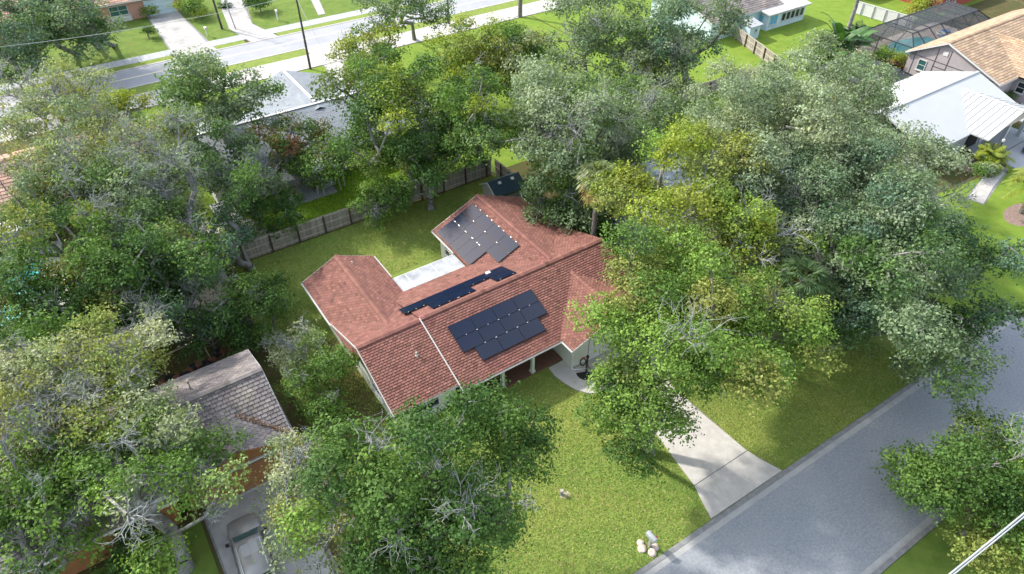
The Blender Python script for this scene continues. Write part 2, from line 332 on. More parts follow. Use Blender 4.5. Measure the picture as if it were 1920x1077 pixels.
def gutter(o, a, b, side, m=None):
    """a half-open box gutter along an eave"""
    a = Vector(a); b = Vector(b); s = Vector(side).normalized(); z = Vector((0, 0, 1)); prof = [(.02,-.02),(.02,-.13),(.11,-.13),(.14,-.02),(.125,-.02),(.1,-.115),(.035,-.115),(.035,-.02)]
    V = [a+s*x+z*y for x, y in prof]+[b+s*x+z*y for x, y in prof]; n = len(prof)
    return mesh('gutter', V, [(i, (i+1) % n, (i+1) % n+n, i+n) for i in range(n)]+[tuple(range(n)), tuple(range(n, 2*n))[::-1]], m or M_white, o)
def window(T, c, w, h, axis, out, glass=None, frame=None, nx=2, ny=2, name='window'):
    """window centred at c in a wall; axis 'x' or 'y' is its width direction, out = +1/-1 outward"""
    c = Vector(c); U = Vector((1,0,0)) if axis == 'x' else Vector((0,1,0)); N = Vector((0,1,0)) if axis == 'x' else Vector((1,0,0)); N = N*out; Z = Vector((0,0,1))
    f = G(); t = .07
    for s in (-1, 1):
        f.beam(c+U*(s*w/2)-Z*(h/2+t/2)+N*.03, c+U*(s*w/2)+Z*(h/2+t/2)+N*.03, t, .08, N); f.beam(c-U*(w/2-t/2)+Z*(s*h/2)+N*.03, c+U*(w/2-t/2)+Z*(s*h/2)+N*.03, .08, t)
    o = f.build(name, frame or M_white, T)
    for i in range(nx):
        for j in range(ny):
            p = c+U*(w*((i+.5)/nx-.5))+Z*(h*((j+.5)/ny-.5))+N*.012; a = U*(w/nx/2-.025); b = Z*(h/ny/2-.025)
            mesh('pane', [p-a-b, p+a-b, p+a+b, p-a+b], [(0,1,2,3) if (axis == 'x') == (out < 0) else (3,2,1,0)], glass or M_glass, o)
    mg = G()
    for i in range(1, nx): mg.beam(c+U*(w*(i/nx-.5))-Z*h/2+N*.03, c+U*(w*(i/nx-.5))+Z*h/2+N*.03, .05, .05, N)
    for j in range(1, ny): mg.beam(c-U*w/2+Z*(h*(j/ny-.5))+N*.026, c+U*w/2+Z*(h*(j/ny-.5))+N*.026, .05, .05)
    if mg.v: mg.build('muntin', frame or M_white, o)
    G().beam(c-U*(w/2+.1)-Z*(h/2+.07)+N*.07, c+U*(w/2+.1)-Z*(h/2+.07)+N*.07, .16, .05).build('sill', frame or M_white, o)
    return o
def garage_door(T, x0, x1, y, z1, m, out=-1, name='garage_door'):
    o = G().box(x0, x1, y+out*.02-.02, y+out*.02+.02, .03, z1).build(name, M_gutter, T); n = 4
    for i in range(n):
        a = .04+(z1-.04)*i/n; b = .04+(z1-.04)*(i+1)/n-.025
        G().box(x0+.02, x1-.02, min(y+out*.07, y+out*.01), max(y+out*.07, y+out*.01), a, b).build('door_panel', m, o)
    return o
# ------------------------------------------------------------------ the house with red shingles and solar panels
H = thing('solar_house', 'red shingle roofed house with two back wings and black solar panels', 'house', (18, 31, 0))
fp = [(9.25,26.65),(13.5,26.65),(13.5,28.2),(21.85,28.2),(21.85,24.8),(28.85,24.8),(28.85,41.2),(20.55,41.2),(20.55,35.6),(14.15,35.6),(14.15,40.9),(9.25,40.9)]
G().prism(fp, -.05, 2.42).build('wall', M_offwhite, H)
ZR, S1 = 4.35, .37; YR = 31.0
zm = lambda y, dz=0.: ZR+dz-S1*abs(y-YR)
for q, o_ in (([(9.2,26.7,2.42),(9.2,35.55,2.42),(9.2,31.0,4.15)],(.12,0,0)), ([(9.4,40.95,2.42),(14.0,40.95,2.42),(11.7,40.95,3.55)],(0,-.12,0)), ([(20.7,41.25,2.42),(28.7,41.25,2.42),(24.6,41.25,4.1)],(0,-.12,0)),
        ([(22,24.75,2.42),(28.7,24.75,2.42),(25.3,24.75,3.7)],(0,.12,0)), ([(28.9,26.7,2.42),(28.9,35.55,2.42),(28.9,31.0,4.15)],(-.12,0,0))):
    G().slab(q, o_).build('gable_wall', M_offwhite, H)
# roof planes (eave edge first)
x0, x1, x2 = 8.82, 13.42, 29.3; e1, e2 = 26.05, 25.55
rw = roof(H, [[(x0,e1,zm(e1)),(x1,e1,zm(e1)),(x1,YR,ZR),(x0,YR,ZR)], [(x1,36.0,zm(36)),(x0,36.0,zm(36)),(x0,YR,ZR),(x1,YR,ZR)]], M_red, M_reddeck, seed=1)
D = .11
re_ = roof(H, [[(x1+.02,e2,zm(e2,D)),(x2,e2,zm(e2,D)),(x2,YR,ZR+D),(x1+.02,YR,ZR+D)], [(x2,36.0,zm(36,D)),(x1+.02,36.0,zm(36,D)),(x1+.02,YR,ZR+D),(x2,YR,ZR+D)]], M_red, M_reddeck, seed=5)
WX, WZ, WE = 11.7, 3.82, 2.5
rww = roof(H, [[(8.8,41.35,WE),(8.8,31.7,WE),(WX,31.7,WZ),(WX,41.35,WZ)], [(14.6,31.7,WE),(14.6,41.35,WE),(WX,41.35,WZ),(WX,31.7,WZ)]], M_red, M_reddeck, seed=9)
EX, EZ, EE = 24.6, 4.38, 2.5
rew = roof(H, [[(20.15,41.7,EE),(20.15,31.3,EE),(EX,31.3,EZ),(EX,41.7,EZ)], [(29.05,31.3,EE),(29.05,41.7,EE),(EX,41.7,EZ),(EX,31.3,EZ)]], M_red, M_reddeck, seed=13)
rg = roof(H, [[(21.35,29.9,2.5),(21.35,24.3,2.5),(25.3,24.3,3.95),(25.3,29.9,3.95)], [(29.25,24.3,2.5),(29.25,29.9,2.5),(25.3,29.9,3.95),(25.3,24.3,3.95)]], M_red, M_reddeck, seed=17)
ridge(rw, (x0,YR,ZR), (x1,YR,ZR), M_red, seed=1); ridge(re_, (x1+.02,YR,ZR+D), (x2,YR,ZR+D), M_red, seed=2)
ridge(rww, (WX,41.35,WZ), (WX,32.4,WZ), M_red, seed=3); ridge(rew, (EX,41.7,EZ), (EX,31.3,EZ), M_red, seed=4); ridge(rg, (25.3,24.3,3.95), (25.3,29.7,3.95), M_red, seed=5)
board(rw, (x0-.016,e1,zm(e1)), (x0-.016,YR,ZR)); board(rw, (x0-.016,YR,ZR), (x0-.016,36,zm(36))); board(rw, (x0,e1-.018,zm(e1)), (x1,e1-.018,zm(e1)))
board(re_, (x1,e2-.1,zm(e2,D)+.015), (x1,YR,ZR+D+.05), M_white, .05, .12, 'drip_edge', -.02)
board(rww, (8.78,41.37,WE), (WX,41.37,WZ)); board(rww, (WX,41.37,WZ), (14.62,41.37,WE)); board(rew, (20.13,41.72,EE), (EX,41.72,EZ)); board(rew, (EX,41.72,EZ), (29.07,41.72,EE))
board(rg, (21.33,24.28,2.5), (25.3,24.28,3.95)); board(rg, (25.3,24.28,3.95), (29.27,24.28,2.5))
gutter(re_, (x1-.05,e2,zm(e2,D)), (21.3,e2,zm(e2,D)), (0,-1,0)); gutter(rww, (8.8,41.4,WE), (8.8,35.9,WE), (-1,0,0)); gutter(rww, (14.6,41.35,WE), (14.6,38.3,WE), (1,0,0))
gutter(rew, (20.15,41.7,EE), (20.15,38.2,EE), (-1,0,0)); gutter(rew, (29.05,41.7,EE), (29.05,31.3,EE), (1,0,0)); gutter(rg, (21.35,24.3,2.5), (21.35,25.5,2.5), (-1,0,0))
for (x, y, z) in ((12.45,40.1,zm(31)-.9),(12.0,28.9,zm(28.9)),(26.9,36.8,3.4)):
    o = G().tube([(x,y,z-.15),(x,y,z+.3)], .05, 8).build('vent_pipe', M_offwhite, H); G().tube([(x,y,z-.02),(x,y,z+.06)], [.13,.06], 8).build('vent_flashing', M_white, o)
o = G().box(20.0,20.35,32.95,33.2,zm(33,D)-.05,zm(33,D)+.22).build('roof_vent', M_white, H)
# porch
G().box(13.55,21.8,25.85,28.15,-.02,.1).build('porch_floor', M_porch, H)
for x in (14.0, 16.8, 19.3):
    o = G().box(x-.11,x+.11,25.95,26.17,.1,2.28).build('porch_column', M_offwhite, H)
    G().box(x-.16,x+.16,25.9,26.22,.1,.3).build('column_base', M_offwhite, o); G().box(x-.16,x+.16,25.9,26.22,2.1,2.28).build('column_capital', M_white, o)
G().box(13.6,21.8,25.93,26.2,2.28,2.42).build('porch_beam', M_white, H)
window(H, (15.6,28.2,1.5), 1.5, 1.2, 'x', -1); window(H, (11.3,26.65,1.45), 1.8, 1.2, 'x', -1); window(H, (9.25,29.6,1.45), 1.5, 1.1, 'y', -1, nx=2); window(H, (9.25,33.4,1.5), 1.2, 1.0, 'y', -1); window(H, (9.25,38.4,1.5), 1.2, 1.0, 'y', -1)
window(H, (20.55,39.6,1.4), 1.4, 1.2, 'y', -1)
o = G().box(18.0,18.95,28.12,28.18,.1,2.15).build('front_door', M_redpaint, H); G().tube([(18.85,28.1,1.05),(18.85,28.04,1.05)], .035, 8).build('door_knob', M_clip, o)
garage_door(H, 23.2, 28.2, 24.8, 2.15, M_white)
o = G().tube([(21.3,24.45,2.4),(21.5,24.55,2.2),(21.74,24.7,2.05),(21.74,24.7,.25),(21.8,24.55,.14),(22.6,24.15,.1)], .05, 8).build('downspout', M_white, H)
# flat white patio roof between the wings, laid in wide panels
pr = G().box(14.62,20.13,35.4,38.25,2.12,2.28).build('patio_roof', M_white, H)
for i, (a, b) in enumerate(((14.66,15.75),(15.78,16.87),(16.9,17.99),(18.02,19.1),(19.13,20.09))): G().box(a, b, 35.42, 38.18, 2.2, 2.305+.002*(i % 2)).build('roof_panel', M_patio, pr)
for a in (15.765, 16.885, 18.005, 19.115): G().box(a-.03, a+.03, 35.45, 38.1, 2.29, 2.335).build('roof_seam', M_white, pr)
G().box(14.5,20.3,38.25,38.75,-.02,.06).build('patio_edge', M_dust, H); G().box(14.3,20.4,35.7,38.2,-.02,.05).build('patio_floor', M_conc_old, H)
for x in (14.8, 17.4, 19.95): G().box(x-.05,x+.05,38.1,38.2,.05,2.12).build('patio_post', M_white, H)
window(H, (17.2,35.6,1.2), 3., 2., 'x', 1, nx=3, ny=1, name='sliding_door')
# ------------------------------------------------------------------ solar arrays
def solar(label, O, U, V, cells, clips, m):
    """O = corner on the roof plane, U along the eave, V up the slope; cells = (u, v, width, height)"""
    U = Vector(U).normalized(); V = Vector(V).normalized(); N = U.cross(V).normalized(); fl = N.z < 0
    if fl: N = -N
    T = thing('solar_array', label, 'solar panels', O, 'solar arrays on the red roof'); O = Vector(O); lift = N*.14
    def quad(c, w, h, t):
        q = [c, c+U*w, c+U*w+V*h, c+V*h]; k = G(); k.slab(q[::-1] if fl else q, N*-t); return k
    for (a, b, w, h) in cells:
        c = O+U*a+V*b+lift; o = quad(c, w-.025, h-.025, .04).build('solar_panel', M_panel_rim, T); i = .016
        quad(c+U*i+V*i+N*.003, w-.025-2*i, h-.025-2*i, .002).build('glass_face', m, o)
    for b in sorted(set(c[1] for c in cells)):
        row = sorted(c for c in cells if c[1] == b); runs = [[row[0]]]
        for c in row[1:]:
            if c[0]-runs[-1][-1][0] > c[2]*1.2: runs.append([c])
            else: runs[-1].append(c)
        for row, f in [(r, f) for r in runs for f in (.22, .78)]:
            hh = row[0][3]; k = G(); k.beam(O+U*(min(c[0] for c in row)+.02)+V*(b+hh*f)+N*.07, O+U*(max(c[0]+c[2] for c in row)-.05)+V*(b+hh*f)+N*.07, .05, .05, N); k.build('mounting_rail', M_clip, T)
    for (a, b, s) in clips:
        k = G(); c = O+U*a+V*b+lift+N*.01; k.beam(c-U*s, c+U*s, .045, .025, N); k.build('clamp', M_clip, T)
    return T
PW, PH = 1.72, 1.085; vL = math.sqrt(1+S1*S1)
yb = 26.63
solar('blue-black solar array of three rows on the front roof slope', (14.75,yb,zm(yb,D)), (1,0,0), (0,1,S1),
    [(PW*i, PH*2, PW, PH) for i in range(4)]+[(PW*i, PH, PW, PH) for i in range(4)]+[(.86+PW*i, 0, PW, PH) for i in range(3)],
    [(PW*i-.012, PH*2-.012, .05) for i in range(1, 4)]+[(PW*i+.86, PH*2-.012, .03) for i in range(4)]+[(PW*i-.012, PH-.012, .05) for i in range(1, 4)]+[(.86+PW*i, PH-.012, .06) for i in range(1, 3)], M_panel)
yt = 33.28
solar('dark solar array lying low along the back of the main ridge', (12.95,yt,zm(yt,D)), (1,0,0), (0,-1,S1),
    [(PW*i, 0, PW, PH) for i in range(5)]+[(PW*i, PH, PW, PH-.05) for i in (1, 2, 4)],
    [(.3, PH, .04), (.9, PH, .04), (1.5, PH, .04), (2.2, PH*2-.04, .04), (3.0, PH*2-.04, .04), (3.7, PH*2-.04, .1), (4.6, PH*2-.04, .04), (5.5, PH, .04), (6.4, PH, .04), (7.2, PH*2-.04, .04), (8.3, PH*2-.04, .04)], M_panel)
SE_ = (EZ-EE)/(EX-20.15); xb = 20.28
solar('glossy solar array reflecting clouds on the east wing roof', (xb,41.08,EE+SE_*(xb-20.15)), (0,-1,0), (1,0,SE_),
    [(1.04*i, 0, 1.04, 1.72) for i in range(5)]+[(PW*i, 1.72, PW, PH-.02) for i in range(4)]+[(PW*i, 1.72+PH, PW, PH-.02) for i in range(4)],
    [(1.04*i, 1.71, .09) for i in range(1, 5)]+[(PW*i+.4, 1.71, .06) for i in range(3)]+[(PW*i-.01, 1.72+PH-.01, .06) for i in range(1, 4)]+[(PW*i+.5*j, 1.72+PH*2-.02, .06) for i in range(4) for j in (1, 2.4)], M_panel)
# ================================================================== generic houses
def gable_house(T, x0, x1, y0, y1, axis, ze, zr, rm, wall, deck=None, ov=.45, c=None, tabs=True, tw=.5, ex=.28, seed=0, wz=None, cap=True, rakes=True):
    """walls, gable ends and a two-plane roof; axis = ridge direction; c = ridge position across"""
    deck = deck or rm; wz = wz or ze-.08
    G().prism([(x0+ov,y0+ov),(x1-ov,y0+ov),(x1-ov,y1-ov),(x0+ov,y1-ov)], -.05, wz).build('wall', wall, T); g = G()
    if axis == 'x':
        c = (y0+y1)/2 if c is None else c
        P = [[(x0,y0,ze),(x1,y0,ze),(x1,c,zr),(x0,c,zr)], [(x1,y1,ze),(x0,y1,ze),(x0,c,zr),(x1,c,zr)]]; a, b = (x0,c,zr), (x1,c,zr); sl = (zr-ze)/(c-y0)
        for x, s in ((x0+ov, .1), (x1-ov, -.1)): G().slab([(x,y0+ov,wz),(x,y1-ov,wz),(x,c,zr-.22)], (s,0,0)).build('gable_wall', wall, T)
    else:
        c = (x0+x1)/2 if c is None else c
        P = [[(x0,y1,ze),(x0,y0,ze),(c,y0,zr),(c,y1,zr)], [(x1,y0,ze),(x1,y1,ze),(c,y1,zr),(c,y0,zr)]]; a, b = (c,y0,zr), (c,y1,zr)
        for y, s in ((y0+ov, .1), (y1-ov, -.1)): G().slab([(x0+ov,y,wz),(x1-ov,y,wz),(c,y,zr-.22)], (0,s,0)).build('gable_wall', wall, T)
    o = roof(T, P, rm, deck, tabs=tabs, tw=tw, ex=ex, seed=seed)
    if cap: ridge(o, a, b, rm, seed=seed)
    if rakes:
        for p in P:
            q = [Vector(v) for v in p]; d = (q[1]-q[0]).normalized()*.017
            board(o, q[1]+d, q[2]+d); board(o, q[0]-d, q[3]-d)
            n = Vector((d.y, -d.x, 0)).normalized()*.017
            board(o, q[0]+n, q[1]+n)
    return o
# ---- grey shingle neighbour at the lower left, with brown garage front
A = thing('grey_shingle_house', 'grey shingle house with brown garage front under bare trees at lower left', 'house', (-4, 32, 0))
ra = gable_house(A, -3.6, 3.15, 28.0, 36.6, 'x', 2.6, 4.65, M_grey_sh, M_brownwall, M_greydeck, .3, tw=.36, ex=.26, seed=31)
ra2 = gable_house(A, -17, -3.62, 27.6, 36.9, 'x', 2.5, 4.5, M_grey_sh, M_brownwall, M_greydeck, .4, tw=.36, ex=.26, seed=41)
ra3 = roof(A, [[(-3.3,32,2.62),(-3.3,27.6,2.62),(0,27.6,3.95),(0,32,3.95)], [(3.3,27.6,2.62),(3.3,32,2.62),(0,32,3.95),(0,27.6,3.95)]], M_grey_sh, M_greydeck, tw=.36, ex=.26, seed=51)
ridge(ra3, (0,27.6,3.95), (0,31.3,3.95), M_grey_sh, seed=6)
G().slab([(-2.9,27.92,2.4),(2.9,27.92,2.4),(0,27.92,3.7)], (0,.1,0)).build('gable_wall', M_brownwall, A)
G().box(-2.95,2.95,27.8,27.91,2.28,2.42).build('trim_board', M_white, A); garage_door(A, -2.6, 2.4, 27.9, 2.15, M_brownwall)
G().beam((-2.9,27.75,.09),(2.7,27.75,.09),.1,.1).build('threshold', M_clip, A)
for s in (-1, 1): board(ra3, (s*3.3,27.57,2.62), (0,27.57,3.95), M_brownwall)
o = G().box(-8.7,-7.6,35.2,35.9,3.2,5.3).build('chimney', M_brick, A); G().box(-8.8,-7.5,35.1,36.0,5.3,5.42).build('chimney_cap', M_redpaint, o)
for x in (-14.3, -12.0, -6.5): window(A, (x,28.0,1.4), 1.3, 1.1, 'x', -1)
G().tube([(-.9,33.6,4.1),(-.9,33.6,4.9),(-.9,33.4,4.9)], .08, 8).build('roof_vent', M_dust, A)
g = G()
rng = random.Random(3)
V = []; F = []
for i in range(170):                                   # leaves caught in the roof valley
    t = rng.random(); p = Vector((3.1-2.2*t+rng.gauss(0,.1), 28.1+2.2*t+rng.gauss(0,.1), 0)); p.z = 2.62+(p.y-28.0)*.477+.07+rng.random()*.05
    u = Vector((rng.gauss(0,1),rng.gauss(0,1),rng.gauss(0,.4))).normalized()*.09; w_ = Vector((rng.gauss(0,1),rng.gauss(0,1),rng.gauss(0,.4))).normalized()*.06; n = len(V); V += [p-u, p+w_, p+u, p-w_]; F.append((n,n+1,n+2,n+3))
mesh('fallen_leaves', V, F, mat('dry_leaf', (.33,.22,.14), (.24,.15,.09), .9, 8.), A, kind='stuff')
# flat lean-to by the back eave, frame of poles and a heap of clutter behind it
T = thing('clutter_heap', 'dark heap of bagged clutter and boards behind the grey shingle roof', 'heap', (-.8,39.6,0)); rng = random.Random(8)
for i in range(16):
    x = -2.4+i*.28+rng.uniform(-.1,.1); y = 39.4+.25*math.sin(i)+i*.045; s = rng.uniform(.22,.42); me = bmesh.new(); bmesh.ops.create_icosphere(me, subdivisions=2, radius=s)
    for v in me.verts: v.co *= 1+rng.gauss(0,.13); v.co.z = abs(v.co.z)*.8; v.co += Vector((x,y,0))
    mesh('bag' if i % 3 else 'board_scrap', [v.co.copy() for v in me.verts], [tuple(v.index for v in f.verts) for f in me.faces], M_black if i % 3 else M_redwood, T, col=[(1,1,1,1)]*len(me.verts)); me.free()
T = thing('pole_frame', 'open frame of thin pale poles leaning over the clutter heap', 'frame', (-.6,41,0))
for a, b in (((-2.1,39.9,.02),(-1.9,40.9,1.1)),((-1.9,40.9,1.1),(.8,41.2,1.1)),((.8,41.2,1.1),(.9,40.2,.02)),((-1.7,41.6,.6),(.9,41.9,.6)),((-3.4,40.2,.05),(-1.9,41.4,.9)),((.9,41.9,.6),(.9,41.3,.02))):
    G().tube([a, b], .035, 6).build('pole', M_dust, T)
tag(G().prism([(-3.9,41.6),(-3.1,41.5),(-3.0,42.3),(-3.9,42.5)], 0, .85).build('covered_grill', M_plastic), 'small grey covered box on the grass by the pale tree trunk', 'box')
# ---- car in front of the brown garage
def car(label, loc, rz):
    T = thing('suv', label, 'car', loc, rz=rz, local=True)
    st = [(-2.42,.60,.42,.62),(-2.36,.80,.30,.95),(-2.0,.90,.22,1.02),(-1.2,.93,.20,1.04),(.2,.94,.20,1.06),(1.1,.94,.20,1.05),(1.7,.92,.22,1.0),(2.15,.86,.25,.93),(2.38,.72,.32,.82),(2.45,.50,.42,.66)]
    V = []; F = []; n = 10
    for (y, w_, zb, zt) in st:
        V += [(-w_*.86,y,zb),(-w_,y,zb+.12),(-w_*1.0,y,(zb+zt)/2+.05),(-w_*.95,y,zt-.08),(-w_*.80,y,zt),(w_*.80,y,zt),(w_*.95,y,zt-.08),(w_,y,(zb+zt)/2+.05),(w_,y,zb+.12),(w_*.86,y,zb)]
    for i in range(len(st)-1):
        for j in range(n): F.append((i*n+j, i*n+(j+1) % n, (i+1)*n+(j+1) % n, (i+1)*n+j))
    F += [tuple(range(n))[::-1], tuple(range((len(st)-1)*n, len(st)*n))]
    mesh('body', V, F, M_car, T, True)
    cb = [(-2.25,.80,1.0,.98),(-1.95,.74,1.62,.95),(-1.2,.74,1.72,.95),(-.1,.73,1.72,.95),(.35,.70,1.66,.93),(1.15,.80,1.04,.90)]
    V = []; F = []
    for (y, w_, zt, wb) in cb: V += [(-.90 if zt > 1.2 else -w_,y,1.02),(-w_-.03,y,zt-.09 if zt > 1.2 else zt),(-w_+.08,y,zt),(w_-.08,y,zt),(w_+.03,y,zt-.09 if zt > 1.2 else zt),(.90 if zt > 1.2 else w_,y,1.02)]
    for i in range(len(cb)-1):
        for j in range(5): F.append((i*6+j, i*6+j+1, (i+1)*6+j+1, (i+1)*6+j))
    mesh('cabin', V, F, M_car, T, True)
    mesh('windshield', [(-.70,1.10,1.115),(.70,1.10,1.115),(.60,.42,1.655),(-.60,.42,1.655)], [(0,1,2,3)], M_glass_teal, T)
    mesh('rear_window', [(-.62,-2.26,1.14),(.62,-2.26,1.14),(.6,-2.03,1.56),(-.6,-2.03,1.56)], [(3,2,1,0)], M_glass, T)
    for s in (-1, 1):
        for a, b in ((-1.85,-.95),(-.88,.0),(.07,.75)):
            mesh('side_window', [(s*.915,a,1.12),(s*.915,b,1.12),(s*(.80 if b < .5 else .84),b-(.3 if b > .5 else 0),1.58 if b < .5 else 1.5),(s*.80,a,1.58)], [(0,1,2,3)], M_glass, T)
        o = G().box(min(s*.93,s*1.12),max(s*.93,s*1.12),.72,.86,1.05,1.22).build('mirror', M_black, T)
        for y in (-1.5, 1.5):
            w_ = G().tube([(s*.72,y,.34),(s*.94,y,.34)], .34, 20).build('wheel', M_tyre, T); G().tube([(s*.93,y,.34),(s*.955,y,.34)], .21, 12).build('rim', M_clip, w_)
        mesh('headlight', [(s*.50,2.43,.70),(s*.80,2.25,.74),(s*.78,2.24,.90),(s*.50,2.40,.83)], [(0,1,2,3)], M_white, T)
        G().beam((s*.62,-1.7,1.755),(s*.62,.0,1.755),.04,.05).build('roof_rail', M_clip, T)
    mesh('sunroof', [(-.42,-.75,1.727),(.42,-.75,1.727),(.42,.0,1.727),(-.42,.0,1.727)], [(0,1,2,3)], mat('sunroof', (.36,.35,.345), None, .25, spec=.6), T)
    G().box(-.02,.02,-.9,.1,1.715,1.732).build('roof_groove', M_plastic, T)
    return T
car('champagne coloured car parked nose-in before the brown garage', (-1.3, 23.4, 0), R(-3))
# ---- back neighbour with silver grey hipped and gabled roof
B = thing('silver_roof_house', 'white walled house with silver grey shingle roof beyond the back fence', 'house', (20, 65, 0))
rb = gable_house(B, 6.5, 30.5, 58.3, 71.5, 'x', 2.6, 4.6, M_silver_sh, M_white, M_silver_sh, .5, seed=61, c=64.9, tabs=False, cap=False, rakes=False)
rb2 = gable_house(B, 14.3, 25.4, 64.0, 74.9, 'y', 2.6, 4.55, M_silver_sh, M_white, M_silver_sh, .5, seed=64, c=19.75, tabs=False, cap=False, rakes=False)
for o_, P in ((rb, [[(6.5,58.3,2.62),(30.5,58.3,2.62),(30.5,64.9,4.62),(6.5,64.9,4.62)],[(30.5,71.5,2.62),(6.5,71.5,2.62),(6.5,64.9,4.62),(30.5,64.9,4.62)]]), (rb2, [[(14.3,74.9,2.62),(14.3,64,2.62),(19.75,64,4.57),(19.75,74.9,4.57)],[(25.4,64,2.62),(25.4,74.9,2.62),(19.75,74.9,4.57),(19.75,64,4.57)]])):
    for i, p in enumerate(P): shingle(o_, p, M_silver_sh, 1.0, .25, .012, .05, i, .004)
G().beam((19.75,65.4,4.63),(19.75,74.9,4.63),.3,.07).build('ridge_vent', M_white, rb2); G().beam((6.5,64.9,4.66),(30.5,64.9,4.66),.3,.06).build('ridge_vent', M_white, rb)
board(rb, (6.5,58.28,2.6),(30.5,58.28,2.6)); board(rb2, (14.3,74.92,2.6),(19.75,74.92,4.55)); board(rb2, (19.75,74.92,4.55),(25.4,74.92,2.6))
window(B, (22.3,58.8,1.4), 1.2, 1.1, 'x', -1); window(B, (26,58.8,1.4), 1.2, 1.1, 'x', -1); window(B, (9.5,58.8,1.4), 1.2, 1.1, 'x', -1)
o = G().box(12.6,18.4,55.9,58.7,2.35,2.45).build('patio_cover', M_metalroof, B)
for i in range(8): G().box(12.65+i*.72,12.7+i*.72,55.95,58.6,2.445,2.49).build('roof_seam', M_white, o)
for x in (12.8, 15.5, 18.2): G().box(x-.05,x+.05,56,56.1,0,2.36).build('patio_post', M_white, B)
slabs('patio', [(12.6,55.4),(17.2,55.4),(17.2,58.6),(12.6,58.6)], -.05, .05, M_sw_grey)
slabs('patio', [(7.2,52.1),(9.3,52.1),(9.4,55.6),(7.2,56)], -.05, .05, M_sw)
# swing seat and chairs on that patio
T = thing('swing_frame', 'metal swing frame with sloping legs on the patio beyond the fence', 'swing', (16.9,55.9,0))
for x in (15.9, 17.6):
    for s in (-1, 1): G().tube([(x,56.2+s*.75,.02),(x,56.2,1.95)], .04, 6).build('leg', M_white, T)
G().tube([(15.9,56.2,1.95),(17.6,56.2,1.95)], .045, 6).build('top_bar', M_white, T); G().box(16.2,17.3,56.0,56.5,.5,.56).build('seat', M_sw_grey, T); G().box(16.2,17.3,56.5,56.55,.56,1.0).build('backrest', M_sw_grey, T)
def chair(label, x, y, m, rz):
    T = thing('patio_chair', label, 'chair', (x,y,.05), 'chairs on the far patio', rz, True)
    G().box(-.28,.28,-.26,.26,.38,.44).build('seat', m, T); G().box(-.28,.28,.22,.28,.44,.95).build('backrest', m, T)
    for a in (-.24,.24):
        for b in (-.22,.22): G().box(a-.02,a+.02,b-.02,b+.02,0,.38).build('leg', M_black, T)
chair('red patio chair nearest the swing frame beyond the back fence', 15.7, 56.6, M_redpaint, .4); chair('red patio chair at the west end of the far patio', 13.6, 56.4, M_redpaint, -.5); chair('dark patio chair at the front edge of the far patio', 13.5, 55.7, M_black, 2.)
T = thing('garden_shed', 'small flat white roofed shed under trees beyond the fence corner', 'shed', (6.9,54.3,0))
G().box(6.1,7.5,52.7,55.8,0,2.2).build('wall', M_offwhite, T); o = G().slab([(5.9,52.4,2.3),(7.7,52.4,2.45),(7.7,56.1,2.45),(5.9,56.1,2.3)], (0,0,-.1)).build('roof', M_metalroof, T); window(T, (6.1,54,1.3), .7, .6, 'y', -1)
tag(G().box(4.2,5.9,54.6,55.5,0,.35).build('planter_bench', M_sw), 'low pale slab bench beside the flat white shed', 'bench')
# ---- houses across the north road
C = thing('brick_garage_house', 'pink brick house with pale garage door across the far road', 'house', (11, 120, 0))
gable_house(C, -8, 18.2, 114.9, 126, 'x', 2.75, 5.0, M_peach_sh, M_brick, M_peach_sh, .6, tw=.9, ex=.4, seed=71, cap=False)
garage_door(C, 12.7, 16.9, 115.5, 2.3, M_bluewall); window(C, (9.2,115.5,1.55), 2.4, 1.3, 'x', -1, M_glass_teal, nx=2); G().box(7.9,10.6,115.32,115.48,.0,.75).build('planter_wall', M_white, C); window(C, (3,115.5,1.5), 1.6, 1.2, 'x', -1)
# ---- pale blue house at the top right
Dh = thing('pale_blue_house', 'pale blue house with sun room and low grey roof at top right', 'house', (88, 64, 0))
gable_house(Dh, 74, 88.5, 61.6, 74, 'x', 2.7, 4.6, M_grey_sh, M_bluewall, M_greydeck, .35, tw=.9, ex=.4, seed=81)
G().box(84.2,92.3,60.4,64,-.05,2.3).build('sun_room', M_bluewall, Dh); o = G().slab([(83.7,59.9,2.42),(92.8,59.9,2.42),(92.8,64.6,3.0),(83.7,64.6,3.0)], (0,0,-.14)).build('sun_room_roof', mat('dirty_white_roof', (.52,.50,.48), (.36,.34,.33), .85, .8), Dh)
for i in range(5): window(Dh, (87.5+i*1.0,60.4,1.35), .8, 1.1, 'x', -1, nx=1, ny=1)
window(Dh, (85.4,60.4,1.35), 1.5, 1.3, 'x', -1, mat('blue_curtain', (.10,.35,.55), (.15,.45,.65), .5, 6.), nx=2, ny=1); window(Dh, (84.2,62,1.4), 1.5, 1., 'y', -1, mat('blue_curtain', (.1,.3,.5)), nx=2, ny=1)
T = thing('storage_shed', 'small white shed with blue grey roof beside the pale blue house', 'shed', (80.3,60,0))
G().box(79.3,81.3,59.3,60.9,0,1.9).build('wall', M_bluewall, T); G().slab([(79.1,59.0,1.95),(81.5,59.0,1.95),(81.5,61.2,2.35),(79.1,61.2,2.35)], (0,0,-.08)).build('roof', M_sw_grey, T); window(T, (80.5,59.3,1.2), .4, .4, 'x', -1, nx=1, ny=1)
